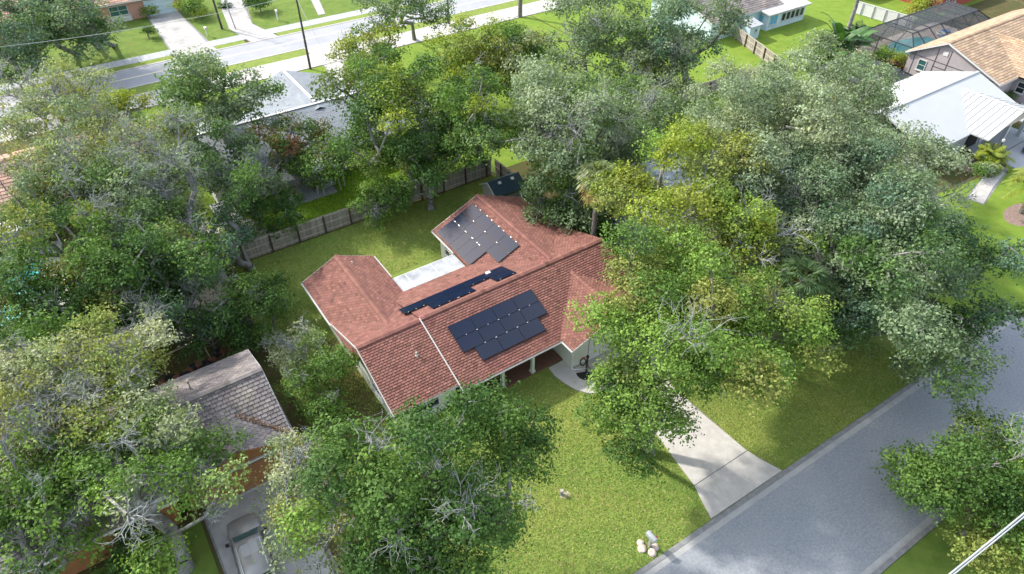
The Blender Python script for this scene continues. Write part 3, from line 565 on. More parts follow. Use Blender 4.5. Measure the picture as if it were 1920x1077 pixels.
# ---- tan roof house, pool and screen cages
E_ = thing('tan_roof_house', 'taupe panelled house with tan shingle roof beside the screened pool', 'house', (96, 36, 0))
re2 = gable_house(E_, 86.7, 112, 29.8, 41.5, 'x', 2.8, 5.3, M_tan_sh, M_taupe, M_tan_sh, .4, c=37.0, tw=.9, ex=.35, seed=91)
ree = roof(E_, [[(90.5,37.0,2.85),(90.5,27.4,2.85),(95.5,27.4,4.9),(95.5,37,4.9)],[(100.5,27.4,2.85),(100.5,37,2.85),(95.5,37,4.9),(95.5,27.4,4.9)]], M_tan_sh, M_tan_sh, tw=.9, ex=.35, seed=95); ridge(ree, (95.5,27.4,4.9), (95.5,36.5,4.9), M_tan_sh)
G().box(91,100,27.9,30.3,-.05,2.75).build('wing_wall', M_taupe, E_)
window(E_, (87.1,39.2,1.75), .95, 1.25, 'y', -1, M_glass_teal, nx=1, ny=2); window(E_, (87.1,34.8,1.75), .95, 1.25, 'y', -1, nx=1, ny=2); window(E_, (91,29.2,1.6), .9, 1.2, 'y', -1, nx=1, ny=2)
for y in (40.4, 37.9, 36.4, 33.3, 31.8): G().box(87.06,87.1,y-.03,y+.03,0,2.72+max(0,(1.9-abs(y-37)*.42))).build('batten', M_bronze, E_)
for z, a, b in ((1.0,31.2,33.2),(2.7,30.6,40.9),(2.1,36.5,38)): G().box(87.065,87.098,a,b,z-.025,z+.025).build('batten', M_bronze, E_)
G().beam((87.06,37.3,3.9),(87.06,36.7,3.9),.06,.5).build('gable_vent', M_white, E_)
def cage(label, x0, x1, y0, y1, zw, zt, nx, ny):
    """screened pool cage: mansard frame of bars with screen panels"""
    T = thing('pool_cage', label, 'screen enclosure', ((x0+x1)/2,(y0+y1)/2,0)); i_ = 1.5; X = lambda i: x0+(x1-x0)*i/nx; Y = lambda j: y0+(y1-y0)*j/ny
    ts = lambda v, a, b: min(max(v, a+i_), b-i_)
    def bar(a, b): G().beam(a, b, .09, .11).build('frame_bar', M_bronze, T)
    def pan(q): mesh('screen_panel', q, [tuple(range(len(q)))], M_screen, T)
    for i in range(nx+1):
        x = X(i); t = ts(x,x0,x1)
        for y, yt in ((y0,y0+i_),(y1,y1-i_)): bar((x,y,0),(x,y,zw)); bar((x,y,zw),(t,yt,zt))
        bar((t,y0+i_,zt),(t,y1-i_,zt))
    for j in range(ny+1):
        y = Y(j); t = ts(y,y0,y1)
        for x, xt in ((x0,x0+i_),(x1,x1-i_)): bar((x,y,0),(x,y,zw)); bar((x,y,zw),(xt,t,zt))
    for y in (y0, y1):
        bar((x0,y,zw),(x1,y,zw)); bar((x0,y,1.),(x1,y,1.))
    for x in (x0, x1): bar((x,y0,zw),(x,y1,zw)); bar((x,y0,1.),(x,y1,1.))
    bar((x0+i_,y0+i_,zt),(x1-i_,y0+i_,zt)); bar((x0+i_,y1-i_,zt),(x1-i_,y1-i_,zt))
    for i in range(nx):
        a, b = X(i), X(i+1); ta, tb = ts(a,x0,x1), ts(b,x0,x1)
        for y, yt in ((y0,y0+i_),(y1,y1-i_)): pan([(a,y,.02),(b,y,.02),(b,y,zw),(a,y,zw)]); pan([(a,y,zw),(b,y,zw),(tb,yt,zt),(ta,yt,zt)])
        if tb > ta+.01: pan([(ta,y0+i_,zt),(tb,y0+i_,zt),(tb,y1-i_,zt),(ta,y1-i_,zt)])
    for j in range(ny):
        a, b = Y(j), Y(j+1); ta, tb = ts(a,y0,y1), ts(b,y0,y1)
        for x, xt in ((x0,x0+i_),(x1,x1-i_)): pan([(x,a,.02),(x,b,.02),(x,b,zw),(x,a,zw)]); pan([(x,a,zw),(x,b,zw),(xt,tb,zt),(xt,ta,zt)])
    return T
cage('dark screened cage over the blue pool behind the tan roof', 89.2, 107.5, 41.9, 49.0, 2.5, 3.6, 7, 3)
cage('dark screen enclosure roof half hidden behind the big grey oak', 74.5, 81.6, 36.6, 45.2, 2.4, 3.2, 3, 4)
slabs('pool_deck', [(89.0,41.6),(107.6,41.6),(107.6,49.2),(89.0,49.2)], -.05, .03, M_deck)
def blob(c, pts, n=40):
    return [(c[0]+math.cos(2*math.pi*i/n)*pts(2*math.pi*i/n), c[1]+math.sin(2*math.pi*i/n)*pts(2*math.pi*i/n)*.55) for i in range(n)]
pf = lambda a: 4.3*(1-.28*abs(math.sin(a))**2*math.cos(a-.6))
pw = slabs('pool_coping', blob((96.8,45.6), lambda a: pf(a)+.55), -.04, .05, M_sw); wt = slabs('pool_water', blob((96.8,45.6), pf), -.04, .062, M_water)
T = thing('pool_toy', 'pile of blue and white floats on the deck inside the pool cage', 'pool floats', (103.6,45.2,.03)); rng = random.Random(4)
for i in range(6):
    x, y = 102.6+i*.45, 44.6+1.0*math.sin(i*2); G().tube([(x+.5*math.cos(k*.7),y+.5*math.sin(k*.7),.2+.12*(i % 3)) for k in range(10)], .16, 8).build('float', M_white if i % 2 else mat('blue_vinyl', (.08,.2,.5), None, .4), T, True)
# ---- white metal roof house at the right
Fh = thing('white_metal_roof_house', 'house with bright white standing seam metal roof at right', 'house', (76, 30, 0))
def metal(P, T, name='roof', sp=.6, seam=True, skip=None):
    g = G()
    for p in P:
        q = [Vector(a) for a in p]; n = (q[1]-q[0]).cross(q[2]-q[1])
        if n.z < 0: q = [q[1], q[0]]+q[:1:-1]
        g.slab(q, (0,0,-.14))
    o = g.build(name, M_metalroof, T)
    for p in P:
        q = [Vector(a) for a in p]; d = q[1]-q[0]; n = int(d.length/sp); up = q[3]-q[0]
        for i in range(1, n): a = q[0]+d*(i/n); G().beam(a+Vector((0,0,.02)), a+up+Vector((0,0,.02)), .07, .11).build('standing_seam', M_white, o)
    return o
G().prism([(66.3,26.3),(83,26.3),(83,36.5),(66.3,36.5)], -.05, 2.5).build('wall', M_greywall, Fh)
rf = metal([[(65.8,25.7,2.6),(83.4,25.7,2.6),(83.4,31.4,4.6),(65.8,31.4,4.6)],[(83.4,37.1,2.6),(65.8,37.1,2.6),(65.8,31.4,4.6),(83.4,31.4,4.6)]], Fh, sp=.0001 if 0 else 50)
metal([[(73.2,30.2,2.68),(73.2,23.9,2.68),(78.5,23.9,4.3),(78.5,30.2,4.3)],[(83.8,23.9,2.68),(83.8,30.2,2.68),(78.5,30.2,4.3),(78.5,23.9,4.3)]], Fh, 'porch_roof', .62)
G().beam((65.8,31.4,4.64),(83.4,31.4,4.64),.3,.06).build('ridge_cap', M_sw_grey, rf); G().beam((78.5,23.9,4.34),(78.5,30.2,4.34),.28,.06).build('ridge_cap', M_white, Fh)
G().slab([(74.2,24.4,2.6),(82.8,24.4,2.6),(78.5,24.4,3.95)], (0,.1,0)).build('gable_wall', M_stone, Fh); board(rf, (65.8,25.68,2.6),(73,25.68,2.6), M_sw_grey)
for x in (74.4, 78.6, 82.6): G().box(x-.18,x+.18,24.4,24.76,0,2.6).build('porch_column', M_greywall, Fh)
window(Fh, (70,26.3,1.5), 1.4, 1.2, 'x', -1); garage_door(Fh, 77.6, 82.4, 26.25, 2.2, M_greywall)
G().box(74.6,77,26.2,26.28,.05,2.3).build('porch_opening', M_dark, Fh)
# ---- neighbour to the right, mostly under the oaks
Nh = thing('blue_grey_roof_house', 'house with pale blue grey roof under the oaks right of the red roof', 'house', (41, 31, 0))
M_bgr = mat('blue_grey_roof', (.36,.42,.50), (.48,.53,.60), .8, 1.1, 8, .2, 30, .2, attr=True)
gable_house(Nh, 33, 52, 23.4, 40.2, 'x', 2.6, 5.2, M_bgr, M_greywall, M_bgr, .5, tw=.9, ex=.35, seed=101)
# ---- far left: house and pool seen through the trees
Ph = thing('peach_roof_house', 'peach shingle roofed house glimpsed through trees at far left', 'house', (-8, 69, 0))
gable_house(Ph, -24, 3.5, 63.6, 75.5, 'x', 2.6, 4.8, M_peach_sh, M_white, M_peach_sh, .5, tw=.9, ex=.4, seed=111)
o = G().box(-13.5,-5.6,60.9,63.9,2.4,2.55).build('patio_cover', M_metalroof, Ph)
for x in (-13, -9.5, -6): G().box(x-.05,x+.05,61,61.1,0,2.4).build('patio_post', M_white, Ph)
slabs('pool_deck', [(-18,50.6),(-6.4,50.6),(-6.0,61.8),(-18,61.8)], -.05, .03, M_sw); slabs('pool_coping', [(-16.5,51.7),(-8.2,51.7),(-7.5,60.1),(-16.5,60.1)], -.04, .05, M_white)
slabs('pool_water', [(-16.2,52),(-8.5,52),(-7.8,59.8),(-16.2,59.8)], -.04, .062, mat('turquoise_water', (.05,.42,.42), (.10,.52,.50), .08, 1.5, spec=.5))
# red house and white fence at the top right corner
Rh = thing('red_house', 'dark red house with white roof edge beyond the screen cage', 'house', (116, 52, 0))
gable_house(Rh, 111.5, 124, 50.6, 60, 'x', 2.6, 4.4, M_sw_grey, M_redpaint, M_sw_grey, .35, tabs=False, cap=False, rakes=False)
for x in (113.2, 115.2): window(Rh, (x,50.95,1.4), .9, 1.1, 'x', -1)
window(Rh, (111.85,53,1.4), 1.0, 1.2, 'y', -1)
tag(thing('blue_canopy_cage', '', 'screen enclosure', (112,62,0)), 'dark screened porch with white posts behind the white vinyl fence', 'screen enclosure'); T = bpy.data.objects['blue_canopy_cage']; T.name = 'screen_porch'
G().box(106,118,60.6,66,2.4,2.5).build('roof', M_bronze, T)
for i in range(7): G().box(106+i*1.9,106.12+i*1.9,60.5,60.62,0,2.5).build('post', M_white, T)
for i in range(6): mesh('screen_panel', [(106.1+i*1.9,60.56,0),(107.9+i*1.9,60.56,0),(107.9+i*1.9,60.56,2.4),(106.1+i*1.9,60.56,2.4)], [(0,1,2,3)], M_screen, T)
# ================================================================== fences
def fence(label, pts, h, m, posts_m, pick=.15, side=1, cap=True, pstep=2.4, rails=(.3, 1.0, 1.7), mm=None):
    a = Vector(pts[0]); b = Vector(pts[1]); d = b-a; Ln = d.length; ang = math.atan2(d.y, d.x)
    T = thing('wooden_fence' if m is not M_white else 'vinyl_fence', label, 'fence', a, rz=ang, local=True); rng = random.Random(int(Ln*10)); me = []
    for k in range(6):
        c = .8+.09*k; g = G(); g.box(.006, pick-.006, -.012, .012, .03, h); o = mesh('picket', g.v, g.f, m, T, col=[(c, c, c, 1)]*8); me.append(o.data)
        o.location = (k*pick, 0, 0)
    for i in range(6, int(Ln/pick)):
        o = bpy.data.objects.new('picket', me[rng.randrange(6)]); link(o, T); o.location = (i*pick, rng.uniform(-.004,.004), rng.uniform(-.02,.02))
    for z in rails: mesh('rail', *(lambda g: (g.v, g.f))(G().box(0, Ln, side*.013, side*.055, z-.045, z+.045)), mm or m, T, col=[(1.5,1.5,1.45,1)]*8)
    x = 1.2
    while x < Ln: G().box(x-.06, x+.06, min(side*.06, side*.17), max(side*.06, side*.17), 0, h-.05).build('post', posts_m, T); x += pstep
    return T
fence('long grey weathered picket fence along the back lawn', ((5.3,49.8,0),(31.2,49.8,0)), 1.83, M_cedar, M_post, side=-1)
fence('short weathered side fence running off the corner of the back fence', ((5.1,49.8,0),(5.1,47.6,0)), 1.83, M_cedar, M_post, side=1)
fence('brown stained fence left of the back fence corner', ((-2.5,50.4,0),(4.95,50.0,0)), 1.83, M_redwood, M_post, side=-1)
fence('shaded side fence running back beside the shed', ((31.4,49.6,0),(31.6,38.5,0)), 1.83, M_cedar, M_post, side=-1)
fence('pale wooden fence in front of the pale blue house', ((78.6,61.5,0),(74.5,50.2,0)), 1.7, M_cedar, M_post, .2, side=-1)
fence('dark low fence behind the top oaks at the lot line', ((42,51.5,0),(73.5,50.0,0)), 1.6, M_cedar, M_post, .2, side=-1)
T = fence('white vinyl privacy fence behind the tall bananas', (tuple(at(1598,24)),tuple(at(1712,58))), 1.8, M_white, M_white, .9, side=-1, pstep=1.8, rails=(.12, 1.72))
# ---- storage shed at the back fence
T = thing('resin_shed', 'small shed with dark teal roof in the back corner by the fence', 'shed', (29.6,45.2,0))
G().box(28.0,31.0,44.0,46.4,0,1.75).build('wall', M_plastic, T); g = G(); g2 = G()
g.slab([(27.96,44.05,1.75),(27.96,46.35,1.75),(27.96,45.2,2.5)], (.06,0,0)); g2.slab([(31.04,44.05,1.75),(31.04,46.35,1.75),(31.04,45.2,2.5)], (-.06,0,0)); g.build('gable_wall', M_plastic, T); g2.build('gable_wall', M_plastic, T)
o = G().slab([(27.8,43.8,1.72),(31.2,43.8,1.72),(31.2,45.2,2.62),(27.8,45.2,2.62)], (0,0,-.07)).slab([(31.2,46.6,1.72),(27.8,46.6,1.72),(27.8,45.2,2.62),(31.2,45.2,2.62)], (0,0,-.07)).build('roof', M_shedroof, T)
for x in (28.9, 30.3): G().slab([(x-.16,44.75,2.35),(x+.16,44.75,2.35),(x+.16,44.97,2.49),(x-.16,44.97,2.49)], (0,0,-.03)).build('skylight', M_white, T)
for s in (-1, 1): G().beam((27.77,45.2+s*1.4,1.7),(27.77,45.2,2.6),.05,.08).build('trim', M_white, T)
for z in (.35,.7,1.05,1.4): G().box(28.0,31.0,43.96,43.995,z-.012,z+.012).build('siding_line', M_gutter, T)
# ================================================================== small things
T = thing('mailbox', 'grey mailbox on a post by the kerb with pale stones round it', 'mailbox', (17.2,11.78,0))
G().box(17.13,17.27,11.71,11.85,0,.95).build('post', M_plastic, T); g = G(); n = 10; pr = [(-.13,.95),(.13,.95)]+[(.13*math.cos(a),1.12+.13*math.sin(a)) for a in np.linspace(0, math.pi, n)]
g.add([(17.2+p[0]*1.15,11.45,p[1]) for p in pr]+[(17.2+p[0]*1.15,12.1,p[1]) for p in pr], [tuple(range(len(pr))), tuple(range(len(pr),2*len(pr)))[::-1]]+[(i,(i+1) % len(pr),(i+1) % len(pr)+len(pr),i+len(pr)) for i in range(len(pr))]); g.build('box', M_sw_grey, T)
G().box(17.34,17.36,11.5,11.62,1.1,1.32).build('flag', M_redpaint, T); G().box(17.08,17.32,11.43,11.45,.98,1.2).build('door', M_sw, T)
rng = random.Random(5)
for i, (dx, dy, s, w_) in enumerate(((-.42,.12,.26,'round pale stone at the left of the mailbox post'),(-.1,-.36,.25,'pinkish stone in front of the mailbox post'),(.24,-.22,.22,'grey stone at the right of the mailbox post'),(-.28,.4,.22,'pale stone behind the mailbox post'))):
    b = bmesh.new(); bmesh.ops.create_icosphere(b, subdivisions=2, radius=s)
    for v in b.verts: v.co *= 1+rng.gauss(0,.06); v.co.z = max(v.co.z*.8, -.02); v.co += Vector((17.2+dx,11.78+dy,.02))
    tag(mesh('stone', [v.co.copy() for v in b.verts], [tuple(v.index for v in f.verts) for f in b.faces], M_stone, None, False), w_, 'stone', 'stones at the mailbox'); b.free()
p = at(1053,928)
T = thing('standpipe', 'small grey capped pipe standing in the front lawn', 'pipe', p); G().tube([p,p+Vector((0,0,.42))], .1, 10).build('pipe', M_gutter, T); G().tube([p+Vector((0,0,.42)),p+Vector((0,0,.48))], [.13,.11], 10).build('cap', M_plastic, T)
tag(sheet('bare_patch', [p+Vector((x,y,0)) for x, y in ((-.3,-.1),(.1,-.35),(.5,-.3),(.45,0),(.1,.1))], .011, M_dust, None), 'bare sandy patch of soil beside the capped pipe', 'bare soil')
p = Vector((22.45,23.95,.045))
T = thing('hose_stand', 'black upright stand with a dark hose ring beside the garage corner', 'stand', p)
g = G(); g.prism([p.xy+Vector((.75*math.cos(a),.75*math.sin(a)-.05)) for a in np.linspace(math.pi*.86, math.pi*1.72, 12)]+[p.xy], .046, .1); g.build('base', M_black, T)
G().tube([p,p+Vector((0,0,1.5))], .07, 8).build('pole', M_black, T); G().tube([p+Vector((0,0,1.48)),p+Vector((0,0,1.62))], [.12,.1], 10).build('cap', M_black, T)
c = p+Vector((-.26,.14,1.05)); G().tube([c+Vector((.2*math.cos(a)*.83,-.2*math.cos(a)*.5,.34*math.sin(a))) for a in np.linspace(0, 2*math.pi, 21)], .055, 6, False).build('hose_ring', M_black, T, True)
G().tube([c+Vector((-.1,.05,.4)),c+Vector((.14,-.05,.44))], .05, 6).build('nozzle', M_redpaint, T)
def upole(label, base, h, arms=True, lean=(0, 0), r=.16):
    b = Vector(base); t = b+Vector((lean[0], lean[1], h)); T = thing('utility_pole', label, 'utility pole', b, 'utility poles along the far road')
    G().tube([b, (b+t)/2, t], [r, r*.85, r*.65], 10).build('pole', M_pole, T)
    if arms:
        G().beam(t+Vector((-.9,0,-.4)), t+Vector((.9,0,-.4)), .1, .12).build('crossarm', M_pole, T)
        for x in (-.8, 0, .8): G().tube([t+Vector((x,0,-.34)), t+Vector((x,0,-.16))], [.06,.04], 8).build('insulator', M_greywall, T)
    return t
t1 = upole('tall dark utility pole standing on the lawn beyond the silver roof', (25.7,85.7-1.6,0), 9.2)
t2 = upole('dark utility pole on the far lawn between two driveways', (20.4,104.3,0), 9.5, lean=(-.3,0))
t3 = upole('utility pole beside the small tree at the far pavement', (48.3,88.0,0), 9.5)
b = Vector((22.0,103.2,0)); T = thing('sign_post', 'slim pale grey pole just right of the far dark utility pole', 'pole', b); G().tube([b, b+Vector((-.7,0,7))], [.09,.06], 8).build('pole', M_sw_grey, T); G().box(21.8,22.2,103.0,103.4,0,.1).build('base', M_sw, T)
b = Vector((36.2,88.9,0)); T = thing('hydrant_post', 'short dark post at the edge of the near far-road pavement', 'post', b); G().tube([b, b+Vector((0,0,.95))], .14, 10).build('post', M_black, T); G().tube([b+Vector((0,0,.95)), b+Vector((0,0,1.15))], [.2,.12], 10).build('cap', M_black, T)
def cable(label, a, b, sag=.8, r=.025, n=14):
    a = Vector(a); b = Vector(b); pts = [a.lerp(b, i/n)-Vector((0,0,sag*4*(i/n)*(1-i/n))) for i in range(n+1)]
    return tag(G().tube(pts, r, 5).build('cable', M_sw_grey), label, 'cable', 'overhead cables')
cable('thin overhead cable running left from the tall dark pole', t1+Vector((-.8,0,-.16)), t1+Vector((-42,6,-.2)), 1.0)
cable('overhead cable from the tall dark pole down to the silver roof', t1+Vector((0,0,-.3)), (25.2,72.5,3.6), .6, .03)
cable('overhead cable from the tall pole across to the far dark pole', t1+Vector((0,0,-.16)), t2+Vector((0,0,-.16)), .7)
cable('overhead cable from the tall pole right to the pole by the small tree', t1+Vector((.8,0,-.16)), t3+Vector((-.8,0,-.16)), .9)
cable('pale overhead cable crossing the bottom right corner over the tree', at(1740,1110,9.0), at(1990,905,9.0), .1, .045); cable('second pale overhead cable beside it at the bottom right corner', at(1748,1110,9.0), at(1990,912,9.0), .1, .03)
p = Vector((17.9,102.8,0)); T = thing('mailbox', 'white mailbox on a white post by the far driveway', 'mailbox', p); G().box(p.x-.06,p.x+.06,p.y-.06,p.y+.06,0,1.0).build('post', M_white, T); G().box(p.x-.14,p.x+.14,p.y-.4,p.y+.2,1.0,1.3).build('box', M_white, T); G().box(p.x-.12,p.x+.12,p.y-.43,p.y-.4,1.02,1.28).build('door', M_sw, T)
p = Vector((28.2,103.2,0)); T = thing('mailbox', 'slim white mailbox post right of the curved far driveway', 'mailbox', p); G().box(p.x-.08,p.x+.08,p.y-.08,p.y+.08,0,1.3).build('post', M_white, T); G().box(p.x-.13,p.x+.13,p.y-.36,p.y+.16,1.3,1.55).build('box', M_white, T)
p = at(1860,305); T = thing('lamp_post', 'black lamp post with white head by the white roofed house', 'lamp post', p); G().tube([p, p+Vector((0,0,2.3))], .05, 8).build('pole', M_black, T); G().tube([p+Vector((0,0,2.3)), p+Vector((0,0,2.42)), p+Vector((0,0,2.6)), p+Vector((0,0,2.68))], [.07,.15,.14,.03], 10).build('lamp_head', M_white, T)
T = thing('parked_car', 'blue car parked at the right edge before the white roofed house', 'car', (81.2,21.8,.03), rz=R(90), local=True)
for nm, st, m in (('body', [(-2.2,.7,.35,.75),(-2,.86,.22,.9),(0,.9,.2,.95),(1.6,.88,.22,.88),(2.15,.7,.32,.7)], mat('blue_car_paint', (.10,.20,.34), None, .25, spec=.6)), ('cabin', [(-1.7,.7,.85,.95),(-1.2,.62,.85,1.4),(.2,.62,.85,1.42),(.95,.7,.85,.92)], M_glass)):
    V = []; F = []
    for (y, w_, a, b_) in st: V += [(-w_,y,a),(-w_,y,(a+b_)/2+.05),(-w_*.84,y,b_),(w_*.84,y,b_),(w_,y,(a+b_)/2+.05),(w_,y,a)]
    for i in range(len(st)-1):
        for j in range(6): F.append((i*6+j, i*6+(j+1) % 6, (i+1)*6+(j+1) % 6, (i+1)*6+j))
    F += [tuple(range(6))[::-1], tuple(range(len(V)-6, len(V)))]; mesh(nm, V, F, m, T, True)
for s in (-1, 1):
    for y in (-1.35, 1.35): G().tube([(s*.7,y,.3),(s*.9,y,.3)], .3, 16).build('wheel', M_tyre, T)
sheet('planting_bed', blob((68.0,16.6), lambda a: 2.6, 24), .012, M_mulch); sheet('planting_bed', [(71,22.9),(74.8,23.2),(74.8,25.6),(70.6,25.4)], .012, M_mulch); sheet('planting_bed', [(84.2,26.5),(90.8,27.5),(90.8,29.4),(84.2,30.5)], .012, M_mulch)
# ================================================================== trees
def frust(P0, P1, r0, r1, n):
    """vectorised tapered segments -> verts, quads"""
    P0 = np.asarray(P0, float); P1 = np.asarray(P1, float); d = P1-P0; d /= np.linalg.norm(d, axis=1, keepdims=True)+1e-9
    ref = np.where(np.abs(d[:, 2:3]) > .9, np.array([[1., 0, 0]]), np.array([[0, 0, 1.]])); u = np.cross(d, ref); u /= np.linalg.norm(u, axis=1, keepdims=True); v = np.cross(d, u)
    a = np.arange(n)*2*np.pi/n; ring = u[:, None, :]*np.cos(a)[None, :, None]+v[:, None, :]*np.sin(a)[None, :, None]
    V = np.concatenate([P0[:, None, :]+ring*np.asarray(r0)[:, None, None], P1[:, None, :]+ring*np.asarray(r1)[:, None, None]], 1)   # (m, 2n, 3)
    m = len(P0); j = np.arange(n); f = np.stack([j, (j+1) % n, (j+1) % n+n, j+n], 1)
    return V.reshape(-1, 3), (np.arange(m)[:, None, None]*2*n+f[None]).reshape(-1, 4)
def join(parts):
    V = []; F = []; n = 0
    for v, f in parts: V.append(v); F.append(f+n); n += len(v)
    return np.concatenate(V), np.concatenate(F)
def leafquads(P, N, ln, wd, rng):
    """rhombic, slightly folded leaf sprays at P facing N"""
    n = len(P); t = rng.normal(size=(n, 3)); t -= N*(t*N).sum(1, keepdims=True); t /= np.linalg.norm(t, axis=1, keepdims=True)+1e-9; b = np.cross(N, t)
    l = ln[:, None]; w_ = wd[:, None]
    V = np.stack([P-t*l*.5, P+b*w_*.5+N*w_*.12, P+t*l*.5-N*l*.1, P-b*w_*.5+N*w_*.12], 1).reshape(-1, 3)
    return V, np.arange(n*4).reshape(-1, 4)
PAL = dict(dark=(.030,.062,.016), mid=(.055,.098,.022), light=(.095,.15,.03), yellow=(.125,.15,.02), olive=(.115,.125,.035), grey=(.135,.165,.105), greydk=(.085,.118,.066), blue=(.05,.085,.055), brown=(.15,.085,.045), pale=(.17,.185,.115))
NL = [0]
def tree(label, base, crown, rad, zc, hz, pal, n=None, dead=.12, leaf=.24, dens=1., tr=.28, seed=1, bark=None, name='oak_tree', cat='tree', group=None, cl=.24, fork=.42, twig=1., low=-.75, gap=.0):
    gap *= .5; dead *= 1.05; k_ = 1.17 if cat == 'tree' else 1.; rad = (rad[0]*k_, rad[1]*k_); zc -= (.10*hz if cat == 'tree' else 0); hz *= k_*(1.12 if cat == 'tree' else 1)
    """base (x, y); crown centre (x, y); rad (rx, ry); zc crown mid height; hz crown half height"""
    rng = np.random.default_rng(seed); bx_, by_ = base; cx_, cy_ = crown; rx, ry = rad; top = zc+hz
    T = thing(name, label, cat, (bx_, by_, 0), group)
    cr = cl*min(rx, ry, 7.5)+.25                           # clump radius
    ph = rng.uniform(0, 6.28, 6)
    C = []; tries = 0; want = n or int(1.15*(rx*ry)**.5*(rx*ry)**.5/(cr*cr)*2.1)
    while len(C) < want and tries < want*60:
        tries += 1; d = rng.normal(size=3); d /= np.linalg.norm(d)
        if d[2] < low: continue
        az = math.atan2(d[1], d[0]); lump = 1+.13*math.sin(2*az+ph[0])+.10*math.sin(3*az+ph[1])+.08*math.sin(5*az+ph[2])+.09*math.sin(4*d[2]+ph[3]+2*az)
        r = (rng.random()**.42)*lump*.93
        p = np.array([cx_+d[0]*rx*r, cy_+d[1]*ry*r, zc+d[2]*hz*r])
        if p[2] < .6: continue
        if gap and math.sin(p[0]*1.1+ph[4])*math.sin(p[1]*1.3+ph[5]) > 1-gap: continue
        if all(((p-q)**2).sum() > (cr*.78)**2 for q in C): C.append(p)
    C = np.array(C)
    # skeleton: trunk, then each clump joined to the nearest earlier node
    zf = max(.6, (zc-hz)*.6+fork*hz*.5); f = np.array([bx_+(cx_-bx_)*.35, by_+(cy_-by_)*.35, zf]); nodes = [np.array([bx_, by_, -.05])]; par = [-1]
    for k in (1, 2, 3): t = k/3; nodes.append(nodes[0]*(1-t)+f*t+np.append(rng.normal(size=2)*.1*(k < 3)*tr/.28, 0)); par.append(len(nodes)-2)
    root = 3; df = [0, 0, 0, 0]
    order = np.argsort(((C-f)**2).sum(1)); leafnode = {}
    for ci in order:
        p = C[ci]; dist = np.linalg.norm(p-f); nd = np.array(nodes[root:]); dd = np.linalg.norm(nd-p, axis=1)+.35*np.array(df[root:])
        dd[nd[:, 2] > p[2]+.8] += 3
        k = int(np.argmin(dd))+root; a = nodes[k]; m = max(1, int(np.linalg.norm(p-a)/1.3)); prev = k
        for s in range(1, m+1):
            t = s/m; q = a*(1-t)+p*t+(rng.normal(size=3)*.16*np.linalg.norm(p-a)**.5 if s < m else 0); q[2] += .12*np.linalg.norm(p-a)*math.sin(math.pi*t)*.5
            nodes.append(q); par.append(prev); df.append(df[prev]+np.linalg.norm(q-nodes[prev]) if prev < len(df) else 0); prev = len(nodes)-1
        leafnode[ci] = prev
    cnt = np.zeros(len(nodes)); 
    for ci, k in leafnode.items():
        while k >= 0: cnt[k] += 1; k = par[k]
    tot = cnt[root]; rr = np.maximum(tr*(cnt/tot)**.5, .03); rr[0] = tr*1.35; rr[1] = tr*1.08
    nodes = np.array(nodes); idx = np.arange(1, len(nodes)); pi = np.array(par)[1:]
    r0 = np.minimum(rr[pi], rr[idx]*1.35); r0[:3] = rr[:3]
    V, F = frust(nodes[pi], nodes[idx], r0, rr[idx], 7); mesh_np('trunk', V, F, bark or M_bark, T, True)
    # twigs and leaves clump by clump
    names = list(pal.keys()); pw = np.array(list(pal.values()), float); pw /= pw.sum(); t0 = []; t1 = []; ta = []; tb = []; LP = []; LN = []; LC = []; LL = []
    for ci, c in enumerate(C):
        isdead = rng.random() < dead; R_ = cr*rng.uniform(.75, 1.25); flat = rng.uniform(.5, .75)
        st = nodes[par[leafnode[ci]]] if np.linalg.norm(nodes[par[leafnode[ci]]]-c) < R_*1.5 else c-np.array([0, 0, R_*.4]); m_ = int((5 if isdead else 1.2)*twig*(R_/1.2))+1
        gd = c-nodes[par[leafnode[ci]]]; gd = gd/(np.linalg.norm(gd)+1e-6); p = c+(st-c)*rng.uniform(0, .6, (m_, 1)); d = rng.normal(size=(m_, 3))*np.array([1, 1, .6])+gd*.8+np.array([0, 0, .25]); d /= np.linalg.norm(d, axis=1, keepdims=True)
        L_ = R_*(.36 if isdead else .27); ra_ = .036 if isdead else .028
        for sgi in range(3):
            d = d+rng.normal(size=(m_, 3))*.5+np.array([0, 0, .08]); d /= np.linalg.norm(d, axis=1, keepdims=True); q = p+d*L_*rng.uniform(.7, 1.2, (m_, 1)); r_ = ra_*(1-.25*sgi); t0.append(p); t1.append(q); ta.append(np.full(m_, r_)); tb.append(np.full(m_, r_*.72))
            for sd2 in range(2 if isdead else 1):
                d2 = d+rng.normal(size=(m_, 3))*.8; d2 /= np.linalg.norm(d2, axis=1, keepdims=True); q2 = q+d2*L_*.75; d3 = d2+rng.normal(size=(m_, 3))*.7; d3 /= np.linalg.norm(d3, axis=1, keepdims=True); q3 = q2+d3*L_*.6
                t0 += [q, q2]; t1 += [q2, q3]; ta += [np.full(m_, r_*.6), np.full(m_, r_*.42)]; tb += [np.full(m_, r_*.42), np.full(m_, r_*.25)]
                if isdead: q4 = q2+(d3+rng.normal(size=(m_, 3))*.8)*L_*.5; t0.append(q2); t1.append(q4); ta.append(np.full(m_, r_*.4)); tb.append(np.full(m_, r_*.22))
            p = q
        k = int(dens*(.2 if isdead else 1.)*R_*R_*14./(leaf*leaf))
        if k < 1: continue
        # leaves hang in smaller sprays on a domed shell, thinner below
        ns = max(3, k//16); sd_ = rng.normal(size=(ns, 3)); sd_[:, 2] += .35; sd_ /= np.linalg.norm(sd_, axis=1, keepdims=True); sr = R_*rng.uniform(.45, 1.05, (ns, 1)); sc = c+sd_*sr*np.array([1, 1, flat])
        w_ = rng.integers(0, ns, k); P = sc[w_]+rng.normal(size=(k, 3))*np.array([1, 1, .7])*leaf*1.15
        N = sd_[w_]*.7+rng.normal(size=(k, 3))*.55+np.array([0, 0, .45]); N /= np.linalg.norm(N, axis=1, keepdims=True)
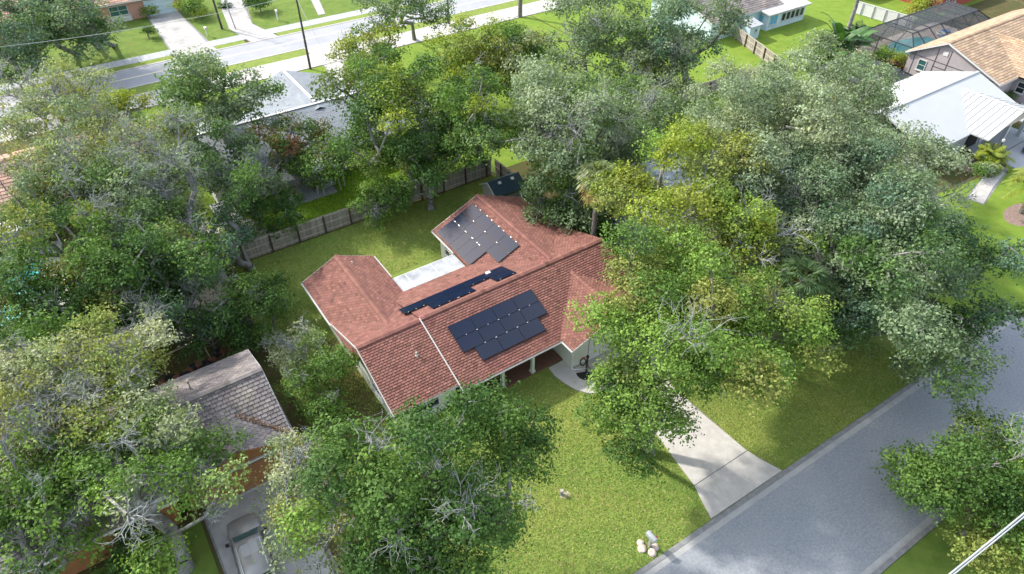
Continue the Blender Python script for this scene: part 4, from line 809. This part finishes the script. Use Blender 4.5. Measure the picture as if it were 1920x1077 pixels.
        base_c = np.array(PAL[names[rng.choice(len(names), p=pw)]]); alt = np.array(PAL[names[rng.choice(len(names), p=pw)]]); mixv = rng.random((ns, 1))*.6
        colr = (base_c*(1-mixv)+alt*mixv)[w_]*2.1*rng.uniform(.65, 1.4, (k, 1)); LP.append(P); LN.append(N); LC.append(colr); LL.append(leaf*rng.uniform(.7, 1.3, k))
    if t0:
        V, F = frust(np.concatenate(t0), np.concatenate(t1), np.concatenate(ta), np.concatenate(tb), 3); mesh_np('twigs', V, F, M_twig, T, True, kind='stuff')
    P = np.concatenate(LP); P[:, 2] = np.maximum(P[:, 2], .12); ln = np.concatenate(LL); V, F = leafquads(P, np.concatenate(LN), ln, ln*.62, rng)
    cc = np.repeat(np.concatenate(LC), 4, 0); cc = np.concatenate([cc, np.ones((len(cc), 1))], 1); NL[0] += len(P)
    mesh_np('crown', V, F, M_leaf, T, False, cc, kind='stuff')
    return T
def tp(label, px, py, zc, rad, hz, pal, base=None, **k):
    c = at(px, py, zc); rad = rad if isinstance(rad, tuple) else (rad, rad); return tree(label, base or (c.x, c.y), (c.x, c.y), rad, zc, hz, pal, **k)
OAK = 'oaks and other trees between the houses'
# --- near trees
tp('big dark green tree with grey branches on the front lawn at bottom centre', 806, 925, 8.6, (4.65,4.3), 3.2, dict(dark=5,mid=3,light=.3), base=(6.6,17.0), dead=.16, leaf=.175, tr=.36, seed=17011, dens=1.35, n=46, low=-.9)
tp('sparse olive and grey mossy tree beside the champagne coloured car', 575, 940, 5.0, (2.0,4.0), 3.4, dict(olive=4,pale=2.5,greydk=1.5), base=(3.6,20.6), dead=.4, leaf=.16, tr=.2, seed=12, dens=.9, twig=2.2, cl=.3)
tp('bare grey limbed tree with thick leaning trunk at bottom left', 285, 880, 6.4, (3.7,4.0), 2.0, dict(mid=3,light=1.5,pale=1), base=(-4.6,25.0), dead=.4, leaf=.18, tr=.36, seed=13, dens=.85, twig=1.7, gap=.3)
tp('leafy green tree at the left edge before the grey shingle house', 50, 930, 5.5, (3.4,3.6), 3.0, dict(mid=3,light=2,dark=2), base=(-11,26.2), dead=.15, leaf=.2, tr=.25, seed=14)
tp('pale umbrella crowned tree with white limbs behind the grey shingle house', 165, 705, 8.0, (4.5,4.0), 1.7, dict(light=2,olive=2,pale=2), base=(-3.6,38.2), dead=.35, leaf=.18, tr=.26, seed=15, dens=.85, twig=1.9, gap=.2)
tp('grey bare limbed tree at the left edge above the grey roof', 30, 760, 7.5, (3.2,3.0), 2.2, dict(olive=2,pale=2,mid=1), base=(-9.5,38.6), dead=.5, leaf=.18, tr=.24, seed=16, dens=.7, twig=2.)
tp('dark green tree between the turquoise pool and the pale umbrella tree', 110, 600, 5.2, (4.2,4.0), 3.4, dict(dark=4,mid=2,blue=1), dead=.1, leaf=.22, seed=17)
tp('dark ivy green tree mass in the middle of the left woodland', 330, 505, 6.2, (4.3,4.0), 4.4, dict(dark=4,blue=2,mid=1.5), dead=.15, leaf=.22, seed=18, tr=.35)
tp('dark tree right of the turquoise pool with grey dead twigs', 205, 500, 7.0, (4.2,4.0), 3.6, dict(dark=2,mid=3,olive=1), dead=.3, leaf=.22, seed=19, twig=1.4)
tp('tall half dead tree with pale grey limbs in the left woodland', 340, 310, 9.0, (4.8,4.6), 3.4, dict(greydk=3,mid=2,grey=1.5), base=(4.2,48.2), dead=.45, leaf=.22, seed=20, tr=.4, twig=1.9, dens=.85)
tp('slim ivy clad tree growing by the back fence corner', 440, 420, 5.2, (1.7,1.7), 4.4, dict(dark=3,blue=2), base=(6.6,48.6), dead=.1, leaf=.2, seed=21, tr=.3, cl=.5)
tp('grey green tree by the left edge over the peach roof', 70, 390, 7.0, (4.6,4.4), 3.0, dict(greydk=3,olive=2,mid=2), dead=.35, leaf=.22, seed=22, twig=1.5, gap=.3)
tp('pale grey yellow tree at the left edge below the far road', 75, 190, 8.0, (5.4,5.0), 3.2, dict(grey=3,olive=3,pale=1,yellow=1), dead=.35, leaf=.25, seed=23, twig=1.4, dens=.7, gap=.25)
tp('grey green tree in front of the peach roof in the upper left', 200, 285, 8.5, (5.6,5.2), 3.4, dict(grey=2,greydk=3,olive=2), dead=.3, leaf=.25, seed=24, twig=1.4, dens=.8)
tp('tall grey green tree left of the silver roofed house', 395, 195, 8.5, (4.6,4.6), 3.8, dict(greydk=3,mid=3,grey=2), base=(9.6,62.5), dead=.2, leaf=.25, seed=25, tr=.34)
tp('small yellow green tree near the far pavement at upper left', 235, 210, 4.0, (3.0,2.6), 2.2, dict(yellow=3,light=2,olive=1), dead=.1, leaf=.26, seed=26)
tp('tree with reddish brown patches before the silver roof', 550, 280, 5.0, (3.5,3.0), 3.0, dict(mid=3,dark=3,brown=2.2,olive=1), base=(13.4,58.0-2.2), dead=.15, leaf=.24, seed=27)
tp('small dark tree close behind the back fence', 520, 395, 2.7, (2.1,1.9), 1.8, dict(dark=3,mid=2), dead=.06, leaf=.22, seed=28, tr=.12, cl=.35)
tp('large yellow tinged green tree behind the back fence', 730, 215, 7.6, (6.6,6.0), 5.2, dict(mid=4,dark=3,olive=1.6,yellow=.8), base=(24.5,52.5), dead=.08, leaf=.25, seed=29, tr=.42, gap=.1)
tp('dark lower branches tree hanging over the back fence near the shed', 800, 300, 5.2, (4.2,3.6), 3.4, dict(dark=3,mid=2,olive=.6), dead=.08, leaf=.24, seed=30)
tp('tall dark tree with bare trunk in the back corner by the shed', 885, 205, 9.0, (3.4,3.2), 4.2, dict(dark=3,mid=2,yellow=.6), base=(30.3,50.6), dead=.1, leaf=.25, seed=31, tr=.36, fork=.9)
tp('small rounded tree on the back lawn before the fence', 705, 368, 2.9, (2.3,2.1), 1.9, dict(mid=3,light=2,dark=1), base=(17.9,48.4), dead=.05, leaf=.2, seed=32, tr=.12, cl=.34)
tp('yellow green tree on the near side of the far road', 880, 110, 6.0, (5.2,4.2), 3.2, dict(yellow=3,light=2,olive=2,mid=1), dead=.1, leaf=.28, seed=33)
tp('yellow green bushy tree behind the silver roof near the pavement', 690, 105, 5.0, (3.6,3.2), 2.8, dict(yellow=2.5,mid=2,olive=2), dead=.1, leaf=.28, seed=34)
tp('slender street tree with forked grey trunk by the far pavement', 765, 2, 8.0, (4.6,3.6), 2.6, dict(greydk=3,mid=2,grey=1), base=(41.4,85.6), dead=.1, leaf=.28, seed=35, tr=.24, dens=.8)
tp('grey green oak with dense crown behind the red roof', 1075, 235, 8.2, (7.0,6.4), 5.0, dict(grey=3,greydk=4,mid=1.4), base=(35.5,44.6), dead=.16, leaf=.24, seed=36, tr=.45, gap=.05)
tp('dark green tree close behind the east wing of the red roof', 1075, 352, 5.4, (3.8,3.6), 4.0, dict(dark=2,mid=3,greydk=2), base=(34.8,41.4), dead=.1, leaf=.22, seed=37)
tp('grey green oak below the top edge left of centre right', 1112, 60, 8.2, (6.0,5.4), 4.0, dict(greydk=4,grey=2,mid=1), base=(50,59), dead=.12, leaf=.28, seed=38)
tp('dark grey green oak at the top edge beside the pale blue house', 1275, 72, 8.4, (4.8,4.6), 4.2, dict(greydk=4,blue=2,grey=1), base=(60.6,52.0), dead=.08, leaf=.28, seed=39, tr=.42)
tp('grey twiggy tree between the two top edge oaks', 1215, 130, 6.0, (4.0,3.6), 3.0, dict(grey=2,greydk=2,pale=1,yellow=.6), dead=.35, leaf=.26, seed=40)
tp('huge silvery green oak spreading over the white roofed house', 1500, 250, 9.0, (10.6,9.6), 5.0, dict(grey=5,greydk=3,pale=1), base=(53.2,33.0), dead=.06, leaf=.21, seed=41, tr=.6, cl=.17, dens=1.0)
tp('huge dark green oak leaning over the street at right', 1680, 505, 7.0, (8.2,7.4), 4.6, dict(blue=3,greydk=3,mid=1.6,dark=1.6), base=(43.0,17.0), dead=.05, leaf=.2, seed=42, tr=.55, cl=.2)
tp('silvery oak crown joining the two huge oaks over the blue grey roof', 1560, 400, 8.4, (7.4,6.6), 4.0, dict(greydk=4,grey=3,blue=1.4), base=(52.4,25.0), dead=.06, leaf=.2, seed=43, tr=.45, cl=.2)
tp('yellow green tree with grey twigs between the red and blue grey roofs', 1285, 355, 9.4, (5.6,5.0), 3.2, dict(yellow=4,olive=2.5,light=2,mid=.6), base=(31.2,30.6), dead=.2, leaf=.2, seed=44, tr=.3, twig=1.2, gap=.2, dens=1.15)
tp('loose yellow green tree left of the fan palm', 1395, 450, 9.0, (3.6,3.4), 2.6, dict(olive=2,light=2,yellow=2,mid=1), base=(32.6,22.4), dead=.25, leaf=.2, seed=45, tr=.22, gap=.2)
tp('wide light green tree over the driveway in front of the red roof', 1258, 590, 9.4, (5.8,5.2), 3.0, dict(light=3,mid=3,olive=1.4), base=(21.5,16.4), dead=.05, leaf=.18, seed=46, tr=.32, gap=.06, dens=1.15, bark=M_bark_dark)
tp('light green lower crown of leaves beside the driveway trunk', 1195, 785, 5.6, (2.7,2.5), 2.3, dict(mid=3,light=2,dark=1), base=(20.9,17.3), dead=.05, leaf=.17, seed=47, tr=.2, cl=.34)
tp('light green tree hanging over the sunny lawn right of the driveway', 1435, 605, 8.0, (3.6,3.3), 2.6, dict(light=3,olive=2,mid=2), base=(30.0,18.8), dead=.15, leaf=.18, seed=48, tr=.24)
tp('dense yellow green tree across the street at bottom right', 1868, 930, 4.0, (4.5,4.0), 3.6, dict(light=2,mid=3,olive=1.4,dark=1), dead=.03, leaf=.17, seed=49, tr=.22, dens=1.6, low=-1, cl=.3, bark=M_bark_dark)
tp('olive green tree filling the gap right of the yellow far road tree', 985, 115, 6.4, (5.0,4.4), 3.6, dict(olive=2,mid=3,yellow=1,grey=1), dead=.1, leaf=.27, seed=50)
tp('grey green tree before the fence between the top oaks', 1190, 205, 6.2, (4.2,3.8), 3.8, dict(greydk=3,grey=2,mid=1), dead=.15, leaf=.25, seed=51)
tp('dark green tree left of the reddish patched tree', 455, 320, 6.0, (3.0,3.0), 3.8, dict(dark=3,greydk=2,mid=1), dead=.15, leaf=.23, seed=52)
tp('green tree leaning over the turquoise pool at the left edge', 20, 560, 6.2, (2.5,2.4), 2.4, dict(mid=3,dark=2,olive=1), base=(-7.2,50.0), dead=.2, leaf=.21, seed=53, gap=.5)
tp('mid green tree left of the tall half dead tree', 235, 400, 7.2, (4.0,3.8), 3.6, dict(mid=3,greydk=2,yellow=.7), dead=.25, leaf=.22, seed=54, twig=1.4)
tp('dark low tree at the left of the dark woodland mass', 165, 640, 3.6, (3.0,2.8), 2.6, dict(dark=3,mid=2), dead=.1, leaf=.2, seed=55)
# --- top left grove
for i, (px, py, b, lb) in enumerate(((35,45,(1.8,105.8),'dark tree with leaning trunk at the left of the far corner grove'), (105,20,(4.8,106.8),'dark tree with slanting trunk in the middle of the far corner grove'), (150,48,(6.4,106.4),'dark tree at the right of the far corner grove by the brick house'), (10,90,(-5,101.8),'dark tree at the left edge of the far corner grove'))):
    tp(lb, px, py, 6.6, (4.4,4.2), 3.4, dict(blue=3,greydk=3,dark=2), base=b, dead=.1, leaf=.32, seed=60+i, tr=.28, dens=.85, group='grove across the far road')
# --- shrubs
SH = dict(name='shrub', cat='shrub', group='shrubs', tr=.09, cl=.4, fork=.2, low=-.8)
tp('light green bushy shrub beside the west wall of the red roofed house', 590, 705, 2.2, (2.3,2.1), 2.0, dict(light=3,mid=3), dead=.05, leaf=.15, seed=70, **SH)
tp('light shrub with grey bare twigs between the two houses', 545, 650, 2.4, (1.9,1.7), 1.6, dict(light=1,pale=2,mid=1), dead=.7, leaf=.15, seed=71, twig=2., **SH)
tp('dark rounded shrub on the west lawn near the back fence corner', 500, 565, 2.6, (2.3,2.1), 2.1, dict(dark=3,mid=2), dead=.12, leaf=.18, seed=72, **SH)
tp('grey twiggy bare shrub left of the west lawn', 455, 555, 3.2, (1.5,1.4), 1.4, dict(pale=2,mid=1), dead=.9, leaf=.16, seed=73, twig=2., **SH)
tp('dark green shrub above the clutter heap', 385, 610, 2.6, (2.3,2.1), 2.1, dict(dark=3,mid=2,blue=1), dead=.05, leaf=.18, seed=74, **SH)
tp('dark shrub in the shade right of the clutter heap', 450, 615, 2.2, (1.9,1.7), 1.8, dict(dark=3,mid=1), dead=.08, leaf=.18, seed=75, **SH)
tp('bright yellow green little bush by the covered box', 268, 712, .8, (.8,.7), .8, dict(yellow=2,light=2), dead=0, leaf=.13, seed=76, **SH)
tp('olive shrub at the lower wall below the light green shrub', 610, 770, 1.6, (1.5,1.4), 1.4, dict(light=2,mid=3), dead=.1, leaf=.15, seed=77, **SH)
tp('round dark green bush on the far lawn left of the stained driveway', 276, 62, .8, (1.1,.9), .9, dict(dark=2,mid=2), dead=0, leaf=.2, seed=78, **SH)
tp('bush at the corner of the far pale garage', 277, 24, 1.0, (1.2,1.0), 1.0, dict(yellow=1,mid=2), dead=0, leaf=.22, seed=79, **SH)
tp('leafy bush group between the far driveways', 360, 12, 1.4, (2.6,2.2), 1.6, dict(light=2,mid=3,yellow=1), dead=0, leaf=.24, seed=80, **SH)
tp('spiky dark bush at the top edge right of the curved driveway', 485, 5, 1.4, (2.2,1.8), 1.6, dict(dark=3,mid=2), dead=0, leaf=.26, seed=81, **SH)
tp('round green bush inside the corner of the pool cage', 1655, 103, .9, (1.5,1.3), 1.1, dict(mid=3,light=2), dead=0, leaf=.22, seed=82, **SH)
tp('yellow green bush at the taupe house corner', 1692, 112, 1.2, (1.1,1.0), 1.3, dict(yellow=2,light=2), dead=0, leaf=.2, seed=83, **SH)
tp('low orange red leaved plant before the taupe wall', 1683, 122, .5, (1.1,.8), .5, dict(brown=3,yellow=1), dead=0, leaf=.22, seed=84, **SH)
tp('dark green plant at the end of the far taupe driveway', 1888, 178, .7, (1.0,.9), .8, dict(dark=2,mid=2), dead=0, leaf=.22, seed=85, **SH)
tp('dark shrubs at the foot of the shaded side fence', 1120, 415, 1.6, (2.6,3.0), 1.8, dict(dark=3,mid=2), dead=.05, leaf=.2, seed=86, **SH)
tp('low dark shrub below the huge dark oak', 1560, 600, 1.2, (2.6,2.0), 1.3, dict(dark=3,mid=2), dead=0, leaf=.2, seed=87, **SH)
tp('grey green ground shrub below the yellow palm clump', 1845, 320, .6, (1.4,1.0), .7, dict(grey=2,mid=2), dead=.05, leaf=.2, seed=88, **SH)
tp('green undergrowth bush beneath the tall bananas', 1560, 118, 1.2, (3.4,2.4), 1.5, dict(mid=3,light=2,dark=1), dead=0, leaf=.26, seed=89, **SH)
tp('yellow bush behind the white vinyl fence at the top edge', 1730, 10, 1.6, (3.0,2.2), 1.8, dict(yellow=2,brown=1,light=1), dead=0, leaf=.28, seed=90, **SH)
tp('dark undergrowth mass below the left woodland', 250, 590, 1.8, (3.4,3.0), 1.9, dict(dark=4,blue=1), dead=.1, leaf=.2, seed=91, **SH)
tp('green hedge bush below the bare grey limbed tree', 262, 1035, .9, (2.2,1.6), 1.0, dict(dark=2,mid=3), dead=0, leaf=.17, seed=92, **SH)
# --- palms and bananas
def frond(T, c, az, el, ln, wd, colr, droop=.5, nl=26, rng=None, fan=False):
    """one frond: arched rachis with leaflets (feather) or a pleated fan"""
    V = []; F = []; C = []; d = np.array([math.cos(az), math.sin(az), 0]); s = np.array([-d[1], d[0], 0]); c = np.array(c)
    def pt(t): return c+d*ln*t*math.cos(el)*(1-.15*t*t)+np.array([0, 0, ln*(math.sin(el)*t-droop*t*t)])
    def quad(a, b, w_):
        n = len(V); m = (a+b)/2; x = np.cross(b-a, [0, 0, 1.]); x = x/(np.linalg.norm(x)+1e-9)*w_/2; V.extend([a, m-x, b, m+x]); F.append((n, n+1, n+2, n+3)); k = rng.uniform(.7, 1.3); C.extend([(colr[0]*k, colr[1]*k, colr[2]*k, 1)]*4)
    if fan:
        b0 = pt(.5); ax = pt(.5)-pt(.42); ax = ax/np.linalg.norm(ax)
        for i in range(nl):
            a = (i/(nl-1)-.5)*2.9; v_ = ax*math.cos(a)+s*math.sin(a); v_ = v_+np.array([0, 0, .12*rng.uniform(-1, 1)]); l = ln*.5*(1-.3*abs(a)/1.5)*rng.uniform(.85, 1.1); q = b0+v_*l*.6; quad(b0, q, wd); quad(q-v_*l*.1, q+v_*l*.4-np.array([0, 0, l*.4*rng.uniform(.6, 1.3)]), wd*.8)
        quad(c, b0, .06)
    else:
        for i in range(8): quad(pt(i/8), pt((i+1)/8+.02), .07)
        for i in range(1, nl):
            t = i/nl; l = ln*.34*math.sin(math.pi*(.12+.85*t))**.7
            for sg in (-1, 1): p = pt(t); q = p+s*sg*l*.8+d*l*.45-np.array([0, 0, l*.35*rng.uniform(.5, 1.3)]); quad(p, q, wd)
    return mesh('frond', V, F, M_frond, T, col=C)
def palm(label, base, h, nf, ln, colr, seed, tr=.18, fan=False, droop=.5, wd=.07, name='palm_tree', dead=0, old=(.35,.25,.12)):
    rng = random.Random(seed); b = Vector((base[0], base[1], 0)); T = thing(name, label, 'palm', b); top = b+Vector((rng.uniform(-.2,.2), rng.uniform(-.2,.2), h))
    if h > .5: G().tube([b, b.lerp(top,.5)+Vector((.08,.05,0)), top], [tr*1.2, tr, tr*.95], 10).build('trunk', M_bark_dark, T)
    for i in range(nf):
        a = i*2.39996+rng.uniform(-.2,.2); e = math.radians(78-95*(i/nf)**.8); k = old if i >= nf-dead else colr
        frond(T, top, a, e, ln*rng.uniform(.85,1.1), wd, k, droop*rng.uniform(.7,1.2)+(.35 if i >= nf-dead else 0), rng=rng, fan=fan, nl=22 if fan else 26)
    return T
palm('fan palm with dark green fronds under the huge dark oak', at(1510,525,8.4).xy, 8.4, 26, 2.4, (.06,.11,.035), 1, .2, True, .55, .1, 'fan_palm', 4)
palm('fan palm with golden dead fronds between the red and blue grey roofs', at(1122,332,9.0).xy, 9.0, 26, 2.1, (.13,.17,.06), 2, .2, True, .6, .1, 'fan_palm', 8, (.42,.30,.10))
palm('yellow green feather palm in the mulch ring at the right edge', (67.9,16.9), 3.6, 26, 3.2, (.20,.24,.03), 3, .2, False, .55, .1)
for i, (dx, dy, lb) in enumerate(((0,0,'tallest yellow green palm of the clump before the white metal roof'),(.8,-.5,'right hand small palm of the clump before the white metal roof'),(-.6,-.6,'front left small palm of the clump before the white metal roof'))):
    palm(lb, (73.4+dx,23.9+dy-.6), 1.7-.4*i, 16, 1.9, (.22,.27,.03), 10+i, .08, False, .5, .1)
def banana(label, base, h, n, seed):
    rng = random.Random(seed); b = Vector((base[0], base[1], 0)); T = thing('banana_plant', label, 'banana plant', b, 'tall banana plants behind the oak'); G().tube([b, b+Vector((.1,0,h*.5))], [.22,.14], 8).build('stem', M_bark_dark, T)
    for i in range(n):
        a = i*2.4+rng.uniform(-.3,.3); V = []; F = []; C = []; L_ = h*rng.uniform(.45,.65); k = rng.uniform(.8,1.4); up = rng.uniform(.5,1.3); z0 = h*rng.uniform(.2,.5)
        for s in range(8):
            t = s/7; w_ = .5*math.sin(math.pi*min(.97,t*.85+.1))*rng.uniform(.8,1.1); p = b+Vector((math.cos(a)*L_*t*.75, math.sin(a)*L_*t*.75, z0+L_*(up*t-.6*t*t))); q = Vector((-math.sin(a),math.cos(a),.25))*w_; V += [p-q, p+Vector((0,0,-.07)), p+q]; C += [(.055*k,.13*k,.03*k,1)]*3
        for s in range(7): F += [(s*3,s*3+1,s*3+4,s*3+3),(s*3+1,s*3+2,s*3+5,s*3+4)]
        mesh('leaf', V, F, M_frond, T, col=C)
banana('leftmost tall banana plant behind the silvery oak', at(1532,118).xy, 5.6, 15, 1); banana('tallest banana plant in the middle of the clump', at(1560,120).xy, 7.2, 18, 2); banana('right hand banana plant near the pool cage', at(1592,112).xy, 5.6, 15, 3); banana('banana plant at the front of the clump beside the oak', at(1550,140).xy, 4.8, 13, 4)
b = at(1580,85); T = thing('dead_tree', 'pale bare forked trunk rising behind the banana plants', 'tree', b); G().tube([b, b+Vector((.2,0,5)), b+Vector((.3,.2,8))], [.3,.24,.2], 9).build('trunk', M_bark, T, True); G().tube([b+Vector((.2,0,5)), b+Vector((1.2,.3,8.5))], [.18,.12], 8).build('limb', M_bark, T, True)
palm('small dark palm on the lawn beside the banana plants', at(1606,68).xy, 1.2, 14, 1.6, (.05,.10,.03), 21, .1, False, .4, .12)
palm('small spiky plant below the far dark utility pole', (23.3,113.5), .3, 14, 1.6, (.06,.13,.03), 22, .1, False, .3, .1)
b = Vector((58.5,84.6,0)); palm('tall palm with bare brown trunk at the top edge by the far pavement', (58.5,84.6), 10.5, 16, 2.4, (.07,.12,.04), 23, .28, False, .6, .1)
# ================================================================== grass blades over the visible lawns
def grass(label, poly, n, cols, h=.11, seed=0, holes=()):
    rng = np.random.default_rng(seed); P = np.array([(p[0], p[1]) for p in poly]); lo = P.min(0); hi = P.max(0); q = rng.uniform(lo, hi, (n, 2))
    def inside(q, P):
        r = np.zeros(len(q), bool); j = len(P)-1
        for i in range(len(P)):
            a, b = P[i], P[j]; c = ((a[1] > q[:, 1]) != (b[1] > q[:, 1])) & (q[:, 0] < (b[0]-a[0])*(q[:, 1]-a[1])/(b[1]-a[1]+1e-12)+a[0]); r ^= c; j = i
        return r
    k = inside(q, P)
    for hl in holes: k &= ~inside(q, np.array(hl, float))
    q = q[k]; m = len(q); a = rng.uniform(0, 6.28, m); w_ = rng.uniform(.025, .05, m); hh = h*.55*rng.uniform(.5, 1.3, m); dx = np.cos(a)*w_; dy = np.sin(a)*w_; ln = rng.normal(size=(m, 2))*.06
    z = np.full(m, .004); V = np.stack([np.stack([q[:, 0]-dx, q[:, 1]-dy, z], 1), np.stack([q[:, 0]+dx, q[:, 1]+dy, z], 1), np.stack([q[:, 0]+ln[:, 0], q[:, 1]+ln[:, 1], hh], 1)], 1).reshape(-1, 3)
    nv = .5+.5*np.sin(q[:, 0]*.55+1.3*np.sin(q[:, 1]*.4))*np.sin(q[:, 1]*.5+1.1*np.sin(q[:, 0]*.33)); c0, c1, c2 = [np.array(c) for c in cols]
    nv = np.clip(nv+rng.normal(size=m)*.25, 0, 1)[:, None]; cc = c0*(1-nv)+c1*nv; dry = (rng.random(m) < .12)[:, None]; cc = np.where(dry, c2, cc)*1.75*rng.uniform(.75, 1.3, (m, 1))
    o = mesh_np('grass', V, np.arange(m*3).reshape(-1, 3), M_blade, None, False, np.repeat(np.concatenate([cc, np.ones((m, 1))], 1), 3, 0)); o['kind'] = 'stuff'; o['label'] = label; o['category'] = 'grass'
GC = ((.085,.15,.03), (.175,.197,.048), (.22,.195,.09))
house_hole = [(9.2,25.8),(22,25.8),(22,24.7),(28.9,24.7),(28.9,41.3),(9.2,41.3)]
drv = [(21.3,11.0),(27.4,10.9),(26.7,13.1),(26.6,21.2),(28.9,21.2),(28.9,25),(20.4,25.8),(20.4,24.5),(20.9,22.9),(22.4,21.7),(23.2,21),(22.8,17.6),(22,13.1)]
grass('short yellow green grass blades of the front lawn', [(5,11.3),(31,10.85),(42,10.65),(42,20),(30,26.4),(5,26.4)], 190000, GC, .10, 1, (house_hole, drv))
grass('short grass blades of the fenced back lawn', [(5.2,26),(31,26),(31,49.5),(5.2,49.5)], 130000, GC, .10, 2, (house_hole, [(14.3,35.5),(20.4,35.5),(20.4,38.8),(14.3,38.8)]))
grass('bright green grass blades beyond the back fence', [(9.5,50.2),(26,50.2),(26,58.2),(17.3,58.2),(17.3,55.3),(9.5,55.3)], 40000, ((.13,.24,.012),(.19,.30,.02),(.2,.26,.04)), .1, 3)

print('LEAVES', NL[0])
